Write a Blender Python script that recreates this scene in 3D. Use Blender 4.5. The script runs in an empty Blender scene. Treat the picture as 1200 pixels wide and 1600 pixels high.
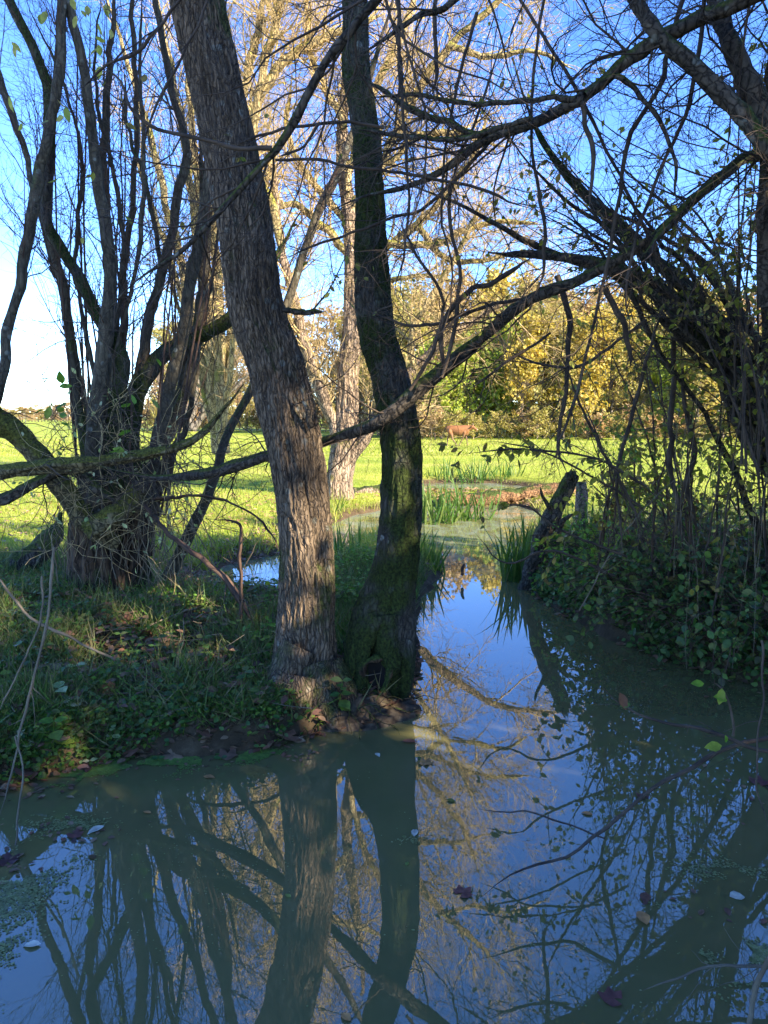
import bpy, math, random
import numpy as np
from mathutils import Matrix, Vector

C = bpy.context.scene.collection
S = bpy.context.scene
R = math.radians

# ------------------------------------------------------------------ camera, sky, sun, exposure
CAM_H = 2.0
PITCH = math.atan((800 - 652) / 1155.0)
cam = bpy.data.cameras.new('camera'); cam_o = bpy.data.objects.new('camera', cam); C.objects.link(cam_o)
cam.sensor_fit = 'VERTICAL'; cam.sensor_height = 36.0; cam.lens = 26.0
cam.clip_start = 0.05; cam.clip_end = 3000
cam_o.location = (0, 0, CAM_H); cam_o.rotation_euler = (math.pi / 2 - PITCH, 0, 0)
S.camera = cam_o

SUN_AZ, SUN_EL = 128.0, 29.0       # azimuth clockwise from the view direction, elevation
W = bpy.data.worlds.new('World'); S.world = W; W.use_nodes = True
wt = W.node_tree; wt.nodes.clear()
wo = wt.nodes.new('ShaderNodeOutputWorld'); wb = wt.nodes.new('ShaderNodeBackground')
sk = wt.nodes.new('ShaderNodeTexSky'); sk.sky_type = 'NISHITA'; sk.sun_disc = False
sk.sun_elevation = R(SUN_EL); sk.sun_rotation = R(SUN_AZ)
sk.altitude = 100; sk.air_density = 0.75; sk.dust_density = 0.05; sk.ozone_density = 3.2
wb.inputs['Strength'].default_value = 0.15
hs = wt.nodes.new('ShaderNodeHueSaturation'); hs.inputs['Saturation'].default_value = 1.2; hs.inputs['Hue'].default_value = .514
wt.links.new(sk.outputs[0], hs.inputs['Color']); wt.links.new(hs.outputs[0], wb.inputs[0]); wt.links.new(wb.outputs[0], wo.inputs[0])
sun = bpy.data.lights.new('sun', 'SUN'); sun.energy = 4.6; sun.angle = R(0.6); sun.color = (1.0, 0.88, 0.70)
sun_o = bpy.data.objects.new('sun', sun); C.objects.link(sun_o)
sd = Vector((math.sin(R(SUN_AZ)) * math.cos(R(SUN_EL)), math.cos(R(SUN_AZ)) * math.cos(R(SUN_EL)), math.sin(R(SUN_EL))))
sun_o.rotation_euler = sd.to_track_quat('Z', 'Y').to_euler()
sun_o.location = (8, -6, 12)
S.view_settings.view_transform = 'Standard'; S.view_settings.look = 'None'
S.view_settings.exposure = 2.14; S.view_settings.gamma = 1; S.view_settings.use_curve_mapping = False
S.render.engine = 'CYCLES'
S.cycles.max_bounces = 6; S.cycles.transparent_max_bounces = 4

rng = np.random.default_rng(7)
random.seed(7)

# ------------------------------------------------------------------ maths helpers
cp, sp = math.cos(PITCH), math.sin(PITCH)
def ray(px, py):
    x = (px - 600) / 1155.0; u = (800 - py) / 1155.0
    return np.array([x, cp + u * sp, -sp + u * cp])
def P(px, py, Y):
    """world point seen in direction (px, py) of the 1200x1600 photograph at ground distance Y"""
    d = ray(px, py); s = Y / d[1]
    return np.array([d[0] * s, Y, CAM_H + d[2] * s])
def G(px, py, z=0.0):
    d = ray(px, py); s = (z - CAM_H) / d[2]
    return np.array([d[0] * s, d[1] * s, z])
def hsh(ix, iy, iz, seed):
    n = (ix * 374761393 + iy * 668265263 + iz * 2147483647 + seed * 1274126177) & 0xffffffff
    n = ((n ^ (n >> 13)) * 1274126177) & 0xffffffff
    n = (n ^ (n >> 16)) & 0xffffffff
    return n / 4294967295.0
def vnoise(p, seed=0):
    p = np.asarray(p, float); i = np.floor(p).astype(np.int64); f = p - i; f = f * f * (3 - 2 * f)
    x, y, z = i[..., 0], i[..., 1], i[..., 2]; fx, fy, fz = f[..., 0], f[..., 1], f[..., 2]
    def c(a, b, d): return hsh(x + a, y + b, z + d, seed)
    x00 = c(0,0,0)*(1-fx)+c(1,0,0)*fx; x10 = c(0,1,0)*(1-fx)+c(1,1,0)*fx
    x01 = c(0,0,1)*(1-fx)+c(1,0,1)*fx; x11 = c(0,1,1)*(1-fx)+c(1,1,1)*fx
    return ((x00*(1-fy)+x10*fy)*(1-fz) + (x01*(1-fy)+x11*fy)*fz) * 2 - 1
def fbm(p, oct=4, seed=0):
    r = 0; a = 1.0; p = np.asarray(p, float)
    for k in range(oct):
        r = r + a * vnoise(p, seed + k); p = p * 2.03 + 17.1; a *= 0.5
    return r
def norm(v): return v / np.maximum(np.linalg.norm(v, axis=-1, keepdims=True), 1e-9)

def catmull(pts, K):
    pts = np.asarray(pts, float); n = len(pts)
    q = np.vstack([2 * pts[0] - pts[1], pts, 2 * pts[-1] - pts[-2]])
    seg = np.linalg.norm(np.diff(pts[:, :3], axis=0), axis=1); cum = np.concatenate([[0], np.cumsum(seg)])
    out = []
    for s in np.linspace(0, cum[-1], K):
        i = min(max(np.searchsorted(cum, s, 'right') - 1, 0), n - 2); t = (s - cum[i]) / max(seg[i], 1e-9)
        a, b, c, d = q[i], q[i + 1], q[i + 2], q[i + 3]
        out.append(0.5 * (2*b + (c-a)*t + (2*a-5*b+4*c-d)*t*t + (3*b-a-3*c+d)*t**3))
    out = np.array(out)
    if out.shape[1] > 3: out[:, 3] = np.interp(np.linspace(0, cum[-1], K), cum, pts[:, 3])
    return out

class MB:
    def __init__(self): self.v = []; self.f = []; self.n = 0
    def add(self, v, f):
        v = np.asarray(v, float).reshape(-1, 3); f = np.asarray(f, np.int64)
        self.v.append(v); self.f.append(f + self.n); self.n += len(v); return self
    def mesh(self, name, mat=None, smooth=True):
        v = np.vstack(self.v); me = bpy.data.meshes.new(name)
        me.vertices.add(len(v)); me.vertices.foreach_set('co', v.astype(np.float32).ravel())
        lo = np.concatenate([f.ravel() for f in self.f]); cnt = np.concatenate([np.full(len(f), f.shape[1]) for f in self.f])
        st = np.concatenate([[0], np.cumsum(cnt)[:-1]])
        me.loops.add(len(lo)); me.loops.foreach_set('vertex_index', lo.astype(np.int32))
        me.polygons.add(len(cnt)); me.polygons.foreach_set('loop_start', st.astype(np.int32))
        me.polygons.foreach_set('loop_total', cnt.astype(np.int32))
        me.polygons.foreach_set('use_smooth', np.full(len(cnt), smooth))
        me.update(calc_edges=True); me.validate()
        if mat: me.materials.append(mat)
        return me

def tubes(mb, Pn, Rn, sides=4):
    """Pn (N,K,3), Rn (N,K): one batch of tapered tubes"""
    Pn = np.asarray(Pn, float); Rn = np.asarray(Rn, float)
    if len(Pn) == 0: return
    N, K, _ = Pn.shape
    T = np.gradient(Pn, axis=1); T = norm(T)
    avg = norm(T.mean(axis=1)); ref = np.where(np.abs(avg[:, 2:3]) > 0.7, np.array([[1., .2, 0]]), np.array([[0, .2, 1.]]))
    ref = ref[:, None, :]
    A = norm(np.cross(T, ref)); B = np.cross(T, A)
    th = np.linspace(0, 2 * math.pi, sides, endpoint=False)
    V = Pn[:, :, None, :] + Rn[:, :, None, None] * (np.cos(th)[None, None, :, None] * A[:, :, None, :] + np.sin(th)[None, None, :, None] * B[:, :, None, :])
    i = np.arange(K - 1)[:, None]; j = np.arange(sides)[None, :]; j2 = (j + 1) % sides
    f = np.stack([i * sides + j, i * sides + j2, (i + 1) * sides + j2, (i + 1) * sides + j], -1).reshape(-1, 4)
    F = (np.arange(N)[:, None, None] * (K * sides) + f[None]).reshape(-1, 4)
    mb.add(V, F)

def grow(Pn, Rn, dens, t0=.2, t1=1.0, L=(.3, .8), ang=(30, 60), K=6, wig=.15, up=0.0, rr=.5, rmin=.001, rmax=1, taper=.25, g=None, n=None, bias=None):
    g = g or rng
    N, K0, _ = Pn.shape
    ln = np.linalg.norm(np.diff(Pn, axis=1), axis=2).sum(1)
    cnt = np.full(N, n) if n is not None else g.poisson(ln * dens)
    idx = np.repeat(np.arange(N), cnt); M = len(idx)
    if M == 0: return np.zeros((0, K, 3)), np.zeros((0, K))
    t = g.uniform(t0, t1, M); x = t * (K0 - 1); i = np.minimum(x.astype(int), K0 - 2); fr = (x - i)[:, None]
    p0 = Pn[idx, i] * (1 - fr) + Pn[idx, i + 1] * fr
    r0 = Rn[idx, i] * (1 - fr[:, 0]) + Rn[idx, i + 1] * fr[:, 0]
    T = norm(Pn[idx, i + 1] - Pn[idx, i]); q = g.normal(size=(M, 3))
    if bias is not None: q = q + np.asarray(bias)
    perp = norm(q - (q * T).sum(-1, keepdims=True) * T)
    a = np.radians(g.uniform(ang[0], ang[1], M))[:, None]
    d = np.cos(a) * T + np.sin(a) * perp
    le = g.uniform(L[0], L[1], M) * (1.15 - .5 * t)
    pts = [p0]; st = (le / (K - 1))[:, None]
    for k in range(K - 1):
        d = norm(d + wig * g.normal(size=(M, 3)) + np.array([0, 0, up]))
        pts.append(pts[-1] + d * st)
    Rr = np.clip(r0 * rr, rmin, rmax)[:, None] * np.linspace(1, taper, K)[None]
    return np.stack(pts, 1), Rr

def limb(pts, Y0, Y1=None, K=24, Ys=None):
    """traced limb: (px, py, width px) along the photograph, at distance Y0..Y1"""
    Y1 = Y0 if Y1 is None else Y1; out = []
    for k, (x, y, w) in enumerate(pts):
        Y = Ys[k] if Ys else Y0 + (Y1 - Y0) * k / (len(pts) - 1)
        p = P(x, y, Y); dep = p[1] * cp - (p[2] - CAM_H) * sp
        out.append([*p, w / 2 / 1155 * dep])
    o = catmull(out, K)
    n_ = len(o); sl_ = np.concatenate([[0], np.cumsum(np.linalg.norm(np.diff(o[:, :3], axis=0), axis=1))]); dsc = max(1.0, np.mean(o[:, 1]) / 6)
    sd_ = int(abs(pts[0][0] * 7 + pts[-1][1] * 3 + pts[-1][0])) % 997
    wv = np.stack([fbm(np.stack([sl_ / (.12 * dsc), np.full(n_, 3.3 * a_), np.zeros(n_)], -1), 4, sd_ + a_) for a_ in range(3)], -1)
    am = np.minimum(.25 * o[:, 3] + .007 * dsc, .016 * dsc) * np.minimum(1, np.arange(n_) / 3)
    if pts[0][2] > 13 and dsc < 1.3 and max(p_[2] for p_ in pts) > 17: am = am * .45
    if pts[0][2] < 45: o[:, :3] += wv * am[:, None]
    o[:, 3] *= 1 + .08 * fbm(np.stack([sl_ / (.07 * dsc), np.zeros(n_), np.ones(n_)], -1), 2, sd_ + 7) * (pts[0][2] < 45)
    if pts[-1][2] <= 16: o[:, 3] *= np.clip((1 - np.linspace(0, 1, K)) * 6, .12, 1)
    return o[:, :3], o[:, 3]
def stack(limbs):
    K = max(len(l[1]) for l in limbs); A = []
    for p_, r_ in limbs:
        c = catmull(np.column_stack([p_, r_]), K) if len(r_) != K else np.column_stack([p_, r_]); A.append(c)
    A = np.stack(A); return A[..., :3], A[..., 3]

def trunk_mesh(mb, pts, rad, sides=64, K=160, amp=.01, fu=9, fl=2.2, lump=.03, flare=0.0, nroot=6, seed=1, ridged=True, knots=()):
    c = catmull(np.column_stack([pts, rad]), K); p, r = c[:, :3], c[:, 3]
    T = norm(np.gradient(p, axis=0)); A = norm(np.cross(T, np.array([0.15, 1, .1]))); B = np.cross(T, A)
    th = np.linspace(0, 2 * math.pi, sides, endpoint=False)
    s = np.concatenate([[0], np.cumsum(np.linalg.norm(np.diff(p, axis=0), axis=1))])
    TH, SS = np.meshgrid(th, s)
    rm = r.mean()
    q = np.stack([np.cos(TH) * fu / 3, np.sin(TH) * fu / 3, SS * fl], -1)
    wob = fbm(np.stack([np.cos(TH) * 1.4, np.sin(TH) * 1.4, SS * 1.2], -1), 3, seed)
    fine = fbm(q * np.array([1.6, 1.6, 1.0]), 4, seed + 9)
    if ridged: fine = 1 - 2 * np.abs(fine)
    rad2 = r[:, None] * (1 + lump / max(rm, .01) * .25 * wob) + amp * fine
    rad2 = rad2 + amp * .9 * fbm(q * .33, 3, seed + 21)
    for (ks, kt, ka, kg) in knots:
        dd = ((SS - ks) / kg) ** 2 + ((np.angle(np.exp(1j * (TH - kt)))) / (kg * 5)) ** 2
        rad2 = rad2 + ka * np.exp(-dd) * (1 + .6 * np.cos(np.sqrt(dd) * 6))
    if flare:
        fall = np.exp(-s / .22)[:, None]
        rad2 = rad2 + flare * fall * (0.55 + .45 * np.cos(TH * nroot + 1.7 * np.sin(TH * 2 + seed))) 
    V = p[:, None] + rad2[..., None] * (np.cos(TH)[..., None] * A[:, None] + np.sin(TH)[..., None] * B[:, None])
    i = np.arange(K - 1)[:, None]; j = np.arange(sides)[None]; j2 = (j + 1) % sides
    f = np.stack([i * sides + j, i * sides + j2, (i + 1) * sides + j2, (i + 1) * sides + j], -1).reshape(-1, 4)
    mb.add(V, f); return V

# ------------------------------------------------------------------ object helpers
def tag(o, label=None, cat=None, group=None, kind=None):
    if label: o['label'] = label
    if cat: o['category'] = cat
    if group: o['group'] = group
    if kind: o['kind'] = kind
    return o
def thing(name, label, cat, loc=(0, 0, 0), group=None):
    o = bpy.data.objects.new(name, None); C.objects.link(o); o.location = tuple(float(a) for a in loc)
    o.empty_display_size = .1
    return tag(o, label, cat, group)
def obj(name, me, parent=None, kind=None, world=True, label=None):
    if isinstance(me, tuple): mb, mat = me[0], me[1]; me = mb.mesh(name, mat, me[2] if len(me) > 2 else True)
    o = bpy.data.objects.new(name, me); C.objects.link(o)
    if parent is not None:
        o.parent = parent
        if world: o.location = -Vector(parent.location)     # geometry is given in world coordinates
    return tag(o, label, None, None, kind)

# ------------------------------------------------------------------ materials
def nodes(name):
    m = bpy.data.materials.new(name); m.use_nodes = True; t = m.node_tree; t.nodes.clear()
    out = t.nodes.new('ShaderNodeOutputMaterial'); return m, t, out
def N(t, typ, **kw):
    n = t.nodes.new('ShaderNode' + typ)
    for k, v in kw.items():
        if k in n.inputs: n.inputs[k].default_value = v
        else: setattr(n, k, v)
    return n
def ramp(t, stops, src=None, interp='LINEAR'):
    n = t.nodes.new('ShaderNodeValToRGB'); n.color_ramp.interpolation = interp
    e = n.color_ramp.elements
    while len(e) > 1: e.remove(e[0])
    e[0].position = stops[0][0]; e[0].color = (*stops[0][1], 1)
    for p, c in stops[1:]:
        k = e.new(p); k.color = (*c, 1)
    if src is not None: t.links.new(src, n.inputs[0])
    return n
def g3(v): return (v, v, v)
def mixc(t, fac, a, b, bt='MIX'):
    n = t.nodes.new('ShaderNodeMix'); n.data_type = 'RGBA'; n.blend_type = bt
    for s, v in ((0, fac), (6, a), (7, b)):
        if hasattr(v, 'links'): t.links.new(v, n.inputs[s])
        else: n.inputs[s].default_value = v if s == 0 else (*v, 1)
    return n.outputs[2]

def bark(name, dark, light, scale=6, stretch=.22, moss=0.0, moss_col=(.035, .05, .008), lichen=0.0, bump=.6, moss_scale=1.2, rough=.9, mosstop=0.3, cracks=1.6, crackfac=.9):
    m, t, out = nodes(name); L = t.links
    tc = N(t, 'NewGeometry'); mp = N(t, 'Mapping'); mp.inputs['Scale'].default_value = (scale, scale, scale * stretch)
    L.new(tc.outputs['Position'], mp.inputs['Vector'])
    n1 = N(t, 'TexNoise', Scale=2.2, Detail=8, Roughness=.65, Distortion=.4); L.new(mp.outputs[0], n1.inputs['Vector'])
    v1 = N(t, 'TexVoronoi', Scale=4.5); v1.feature = 'DISTANCE_TO_EDGE'; L.new(mp.outputs[0], v1.inputs['Vector'])
    r = ramp(t, [(.3, dark), (.5, tuple((a + b) / 2 for a, b in zip(dark, light))), (.72, light)], n1.outputs[0])
    n2 = N(t, 'TexNoise', Scale=1.7, Detail=3); L.new(tc.outputs['Position'], n2.inputs['Vector'])
    col = mixc(t, .55, r.outputs[0], mixc(t, ramp(t, [(.35, g3(0)), (.65, g3(1))], n2.outputs[0]).outputs[0], g3(.55), g3(1.25)), 'MULTIPLY')
    if lichen:
        v = N(t, 'TexVoronoi', Scale=11); L.new(tc.outputs['Position'], v.inputs['Vector'])
        n4 = N(t, 'TexNoise', Scale=3.0, Detail=2); L.new(tc.outputs['Position'], n4.inputs['Vector'])
        a = ramp(t, [(.20, g3(1)), (.27, g3(0))], v.outputs['Distance']); b = ramp(t, [(.5, g3(0)), (.56, g3(1))], n4.outputs[0])
        k = mixc(t, 1, a.outputs[0], b.outputs[0], 'MULTIPLY'); k2 = mixc(t, 1, k, g3(lichen), 'MULTIPLY')
        col = mixc(t, k2, col, (.27, .29, .24))
    ck = N(t, 'TexVoronoi', Scale=cracks); ck.feature = 'DISTANCE_TO_EDGE'; mp2 = N(t, 'Mapping'); mp2.inputs['Scale'].default_value = (scale, scale, scale * stretch * 1.2)
    nd = N(t, 'TexNoise', Scale=6, Detail=4); L.new(tc.outputs['Position'], nd.inputs['Vector'])
    vm = N(t, 'VectorMath', operation='MULTIPLY_ADD'); L.new(nd.outputs['Color'], vm.inputs[0]); vm.inputs[1].default_value = (.10, .10, .5); L.new(tc.outputs['Position'], vm.inputs[2]); L.new(vm.outputs[0], mp2.inputs['Vector'])
    L.new(mp2.outputs[0], ck.inputs['Vector']); cr = ramp(t, [(.0, g3(.12)), (.10, g3(.7)), (.2, g3(1.1))], ck.outputs[0])
    col = mixc(t, crackfac, col, mixc(t, 1, col, cr.outputs[0], 'MULTIPLY'))
    mask = None
    if moss:
        n3 = N(t, 'TexNoise', Scale=moss_scale * 2, Detail=6, Roughness=.6); L.new(tc.outputs['Position'], n3.inputs['Vector'])
        sx = N(t, 'SeparateXYZ'); L.new(tc.outputs['Normal'], sx.inputs[0])
        ma = N(t, 'Math', operation='MULTIPLY_ADD'); L.new(sx.outputs[2], ma.inputs[0]); ma.inputs[1].default_value = mosstop; L.new(n3.outputs[0], ma.inputs[2])
        mask = ramp(t, [(.72 - moss * .5, g3(0)), (.84 - moss * .5, g3(1))], ma.outputs[0])
        n5 = N(t, 'TexNoise', Scale=60, Detail=3); L.new(tc.outputs['Position'], n5.inputs['Vector'])
        mc = ramp(t, [(.35, tuple(c * .45 for c in moss_col)), (.65, tuple(c * 1.7 for c in moss_col))], n5.outputs[0])
        col = mixc(t, mask.outputs[0], col, mc.outputs[0])
    b1 = N(t, 'Bump', Strength=bump, Distance=.012); hh = N(t, 'Math', operation='MULTIPLY_ADD')
    L.new(cr.outputs[0], hh.inputs[0]); hh.inputs[1].default_value = .8; L.new(n1.outputs[0], hh.inputs[2]); L.new(hh.outputs[0], b1.inputs['Height'])
    bs = N(t, 'BsdfPrincipled', Roughness=rough); bs.inputs['Specular IOR Level'].default_value = .25
    L.new(col, bs.inputs['Base Color']); L.new(b1.outputs[0], bs.inputs['Normal']); L.new(bs.outputs[0], out.inputs[0])
    return m

def leafmat(name, cols, trans=.4, rough=.5, spec=.3, scale=0):
    m, t, out = nodes(name); L = t.links
    g = N(t, 'NewGeometry'); oi = N(t, 'ObjectInfo')
    a = N(t, 'Math', operation='ADD'); L.new(g.outputs['Random Per Island'], a.inputs[0]); L.new(oi.outputs['Random'], a.inputs[1])
    fr = N(t, 'Math', operation='FRACT'); L.new(a.outputs[0], fr.inputs[0])
    k = len(cols); r = ramp(t, [(i / max(k - 1, 1), c) for i, c in enumerate(cols)], fr.outputs[0])
    col = r.outputs[0]
    n = N(t, 'TexNoise', Scale=scale or 30, Detail=3); L.new(g.outputs['Position'], n.inputs['Vector'])
    col = mixc(t, .5, col, mixc(t, ramp(t, [(.35, g3(0)), (.65, g3(1))], n.outputs[0]).outputs[0], g3(.5), g3(1.5)), 'MULTIPLY')
    bs = N(t, 'BsdfPrincipled', Roughness=rough); bs.inputs['Specular IOR Level'].default_value = spec
    tr = N(t, 'BsdfTranslucent'); L.new(col, bs.inputs['Base Color'])
    tc = mixc(t, 1, col, (1.3, 1.35, .7), 'MULTIPLY'); L.new(tc, tr.inputs[0])
    mx = N(t, 'MixShader'); mx.inputs[0].default_value = trans
    L.new(bs.outputs[0], mx.inputs[1]); L.new(tr.outputs[0], mx.inputs[2]); L.new(mx.outputs[0], out.inputs[0])
    return m

M = {}
M['bark_brown'] = bark('rough_brown_bark', (.035, .026, .018), (.30, .215, .135), scale=25, stretch=.10, moss=.30, lichen=.45, moss_col=(.05, .055, .015), bump=1.0, cracks=1.7, crackfac=.65)
M['bark_moss'] = bark('mossy_dark_bark', (.022, .02, .016), (.13, .115, .09), scale=18, stretch=.3, crackfac=.6, moss=.62, moss_col=(.026, .036, .006), lichen=.85, bump=.8, moss_scale=1.0, mosstop=.1)
M['bark_stem'] = bark('grey_brown_stem_bark', (.035, .03, .02), (.15, .125, .08), crackfac=.5, scale=14, stretch=.3, moss=.26, moss_col=(.05, .06, .012), lichen=.5, bump=.5)
M['bark_stump'] = bark('rotting_stump_wood', (.02, .014, .010), (.19, .12, .07), scale=10, stretch=.12, moss=.3, bump=1.0)
M['bark_limb'] = bark('dark_limb_bark', (.035, .029, .022), (.15, .12, .085), scale=12, stretch=.6, moss=.35, moss_col=(.05, .06, .01), lichen=.4, bump=.4)
M['bark_pale'] = bark('pale_willow_bark', (.14, .095, .06), (.46, .34, .23), scale=12, stretch=.14, moss=.2, moss_col=(.12, .11, .02), bump=1.0)
M['bark_gold'] = bark('golden_willow_branch_bark', (.22, .16, .07), (.55, .43, .2), scale=9, stretch=.3, moss=.35, moss_col=(.18, .17, .03), bump=.4)
M['bark_mossy_gold'] = bark('yellow_moss_branch', (.10, .08, .04), (.30, .24, .12), scale=12, stretch=.5, moss=.5, moss_col=(.09, .085, .015), bump=.7)
M['log_wood'] = bark('bare_log_wood', (.13, .09, .06), (.45, .34, .24), scale=8, stretch=1, moss=.2, bump=.8)
M['log_brown'] = bark('brown_rotten_log', (.10, .05, .025), (.32, .18, .08), scale=8, stretch=1, moss=.15, bump=.8)
M['bark_far'] = bark('far_tree_bark', (.07, .06, .05), (.25, .21, .16), scale=3, stretch=.3, bump=.3)
def plain(name, cols, rough=.85, scale=8, spec=.2):
    m, t, out = nodes(name); L = t.links; g = N(t, 'NewGeometry'); n = N(t, 'TexNoise', Scale=scale, Detail=4); L.new(g.outputs['Position'], n.inputs['Vector'])
    k = len(cols); r = ramp(t, [(.3 + .4 * i / max(k - 1, 1), c) for i, c in enumerate(cols)], n.outputs[0])
    bs = N(t, 'BsdfPrincipled', Roughness=rough); bs.inputs['Specular IOR Level'].default_value = spec
    L.new(r.outputs[0], bs.inputs['Base Color']); L.new(bs.outputs[0], out.inputs[0]); return m
M['twig_dark'] = plain('dark_twig', [(.035, .026, .02), (.12, .088, .06)])
M['twig_red'] = plain('reddish_twig', [(.05, .03, .022), (.13, .08, .05)])
M['twig_gold'] = plain('golden_willow_twig', [(.30, .21, .09), (.56, .42, .20)])
M['twig_far'] = plain('far_twig', [(.20, .15, .09), (.38, .30, .18)])
M['twig_brown_far'] = plain('far_brown_twig', [(.16, .10, .07), (.36, .25, .17)])
M['cane'] = plain('dry_pale_cane', [(.12, .09, .055), (.24, .19, .12)])
M['leaf_hazel'] = leafmat('yellow_green_leaf', [(.15, .17, .03), (.28, .26, .05), (.20, .22, .04), (.30, .23, .06), (.14, .08, .04)], trans=.45)
M['leaf_yellow'] = leafmat('pale_yellow_leaf', [(.35, .36, .08), (.42, .38, .12), (.25, .32, .08)], trans=.5)
M['leaf_green'] = leafmat('dark_green_leaf', [(.04, .10, .025), (.08, .18, .04), (.14, .21, .04), (.06, .13, .04), (.20, .20, .05), (.05, .11, .04), (.14, .09, .04)], trans=.3)
M['leaf_lime'] = leafmat('fresh_green_leaf', [(.09, .20, .025), (.14, .26, .035), (.24, .30, .05)], trans=.45)
M['leaf_pale'] = leafmat('fading_pale_green_leaf', [(.24, .33, .10), (.42, .46, .20), (.50, .48, .28)], trans=.35)
M['litter'] = leafmat('brown_leaf_litter', [(.10, .045, .03), (.24, .11, .06), (.16, .09, .05), (.30, .19, .10), (.07, .04, .03)], trans=.1, rough=.7)
M['leaf_brown'] = leafmat('withered_brown_leaf', [(.09, .035, .03), (.16, .07, .04)], trans=.2)
M['leaf_orange'] = leafmat('orange_brown_leaf', [(.40, .19, .05), (.45, .22, .08)], trans=.1)
M['leaf_cream'] = leafmat('bleached_cream_leaf', [(.50, .48, .36), (.62, .58, .44)], trans=.1)
M['leaf_maroon'] = leafmat('maroon_leaf', [(.16, .055, .04), (.22, .08, .055)], trans=.1)
M['crown_lime'] = leafmat('lime_crown_leaf', [(.20, .28, .04), (.28, .34, .05), (.38, .38, .06)], trans=.4, scale=.6)
M['crown_gold'] = leafmat('gold_crown_leaf', [(.46, .36, .08), (.50, .36, .07), (.38, .33, .08)], trans=.4, scale=.6)
M['crown_olive'] = leafmat('olive_crown_leaf', [(.26, .25, .07), (.38, .33, .10), (.36, .27, .11)], trans=.4, scale=.6)
M['crown_brown'] = leafmat('russet_crown_leaf', [(.40, .25, .12), (.48, .32, .15), (.34, .25, .12)], trans=.35, scale=.6)
M['crown_dark'] = leafmat('dark_ivy_leaf', [(.018, .04, .012), (.03, .06, .016)], trans=.2)
M['blade'] = leafmat('iris_blade', [(.05, .12, .02), (.09, .17, .03), (.16, .20, .05)], trans=.4)
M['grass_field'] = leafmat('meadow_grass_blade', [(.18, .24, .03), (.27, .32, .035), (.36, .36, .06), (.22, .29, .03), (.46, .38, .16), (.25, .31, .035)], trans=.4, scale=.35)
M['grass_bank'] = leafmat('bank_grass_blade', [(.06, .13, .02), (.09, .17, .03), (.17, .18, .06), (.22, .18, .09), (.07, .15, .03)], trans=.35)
M['duckweed'] = leafmat('duckweed', [(.10, .19, .03), (.17, .27, .05), (.13, .18, .05)], trans=.1)
M['duckweed_dull'] = leafmat('dull_duckweed', [(.15, .17, .05), (.22, .24, .07), (.30, .29, .13)], trans=.1)

def ground_mat():
    m, t, out = nodes('meadow_and_bank_earth'); L = t.links; g = N(t, 'NewGeometry')
    mp = N(t, 'Mapping'); mp.inputs['Scale'].default_value = (.10, .28, .1); L.new(g.outputs['Position'], mp.inputs['Vector'])
    n = N(t, 'TexNoise', Scale=1, Detail=6, Roughness=.6); L.new(mp.outputs[0], n.inputs['Vector'])
    n2 = N(t, 'TexNoise', Scale=5, Detail=8, Roughness=.75); L.new(g.outputs['Position'], n2.inputs['Vector'])
    grass = ramp(t, [(.3, (.14, .20, .025)), (.45, (.24, .30, .03)), (.58, (.31, .34, .045)), (.72, (.40, .35, .10))], n.outputs[0])
    gr = mixc(t, .7, grass.outputs[0], mixc(t, ramp(t, [(.35, g3(0)), (.65, g3(1))], n2.outputs[0]).outputs[0], g3(.55), g3(1.35)), 'MULTIPLY')
    earth = ramp(t, [(.3, (.03, .022, .012)), (.5, (.08, .055, .03)), (.7, (.15, .11, .06))], n2.outputs[0])
    sx = N(t, 'SeparateXYZ'); L.new(g.outputs['Position'], sx.inputs[0])
    a = N(t, 'MapRange'); a.inputs[1].default_value = 8.6; a.inputs[2].default_value = 10.2; L.new(sx.outputs[1], a.inputs[0])
    b = N(t, 'MapRange'); b.inputs[1].default_value = .08; b.inputs[2].default_value = .17; L.new(sx.outputs[2], b.inputs[0])
    mu = N(t, 'Math', operation='MULTIPLY'); L.new(a.outputs[0], mu.inputs[0]); L.new(b.outputs[0], mu.inputs[1])
    col = mixc(t, mu.outputs[0], earth.outputs[0], gr)
    bp = N(t, 'Bump', Strength=.7, Distance=.05); L.new(n2.outputs[0], bp.inputs['Height'])
    bs = N(t, 'BsdfPrincipled', Roughness=.95); bs.inputs['Specular IOR Level'].default_value = .1
    L.new(col, bs.inputs['Base Color']); L.new(bp.outputs[0], bs.inputs['Normal']); L.new(bs.outputs[0], out.inputs[0]); return m
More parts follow.
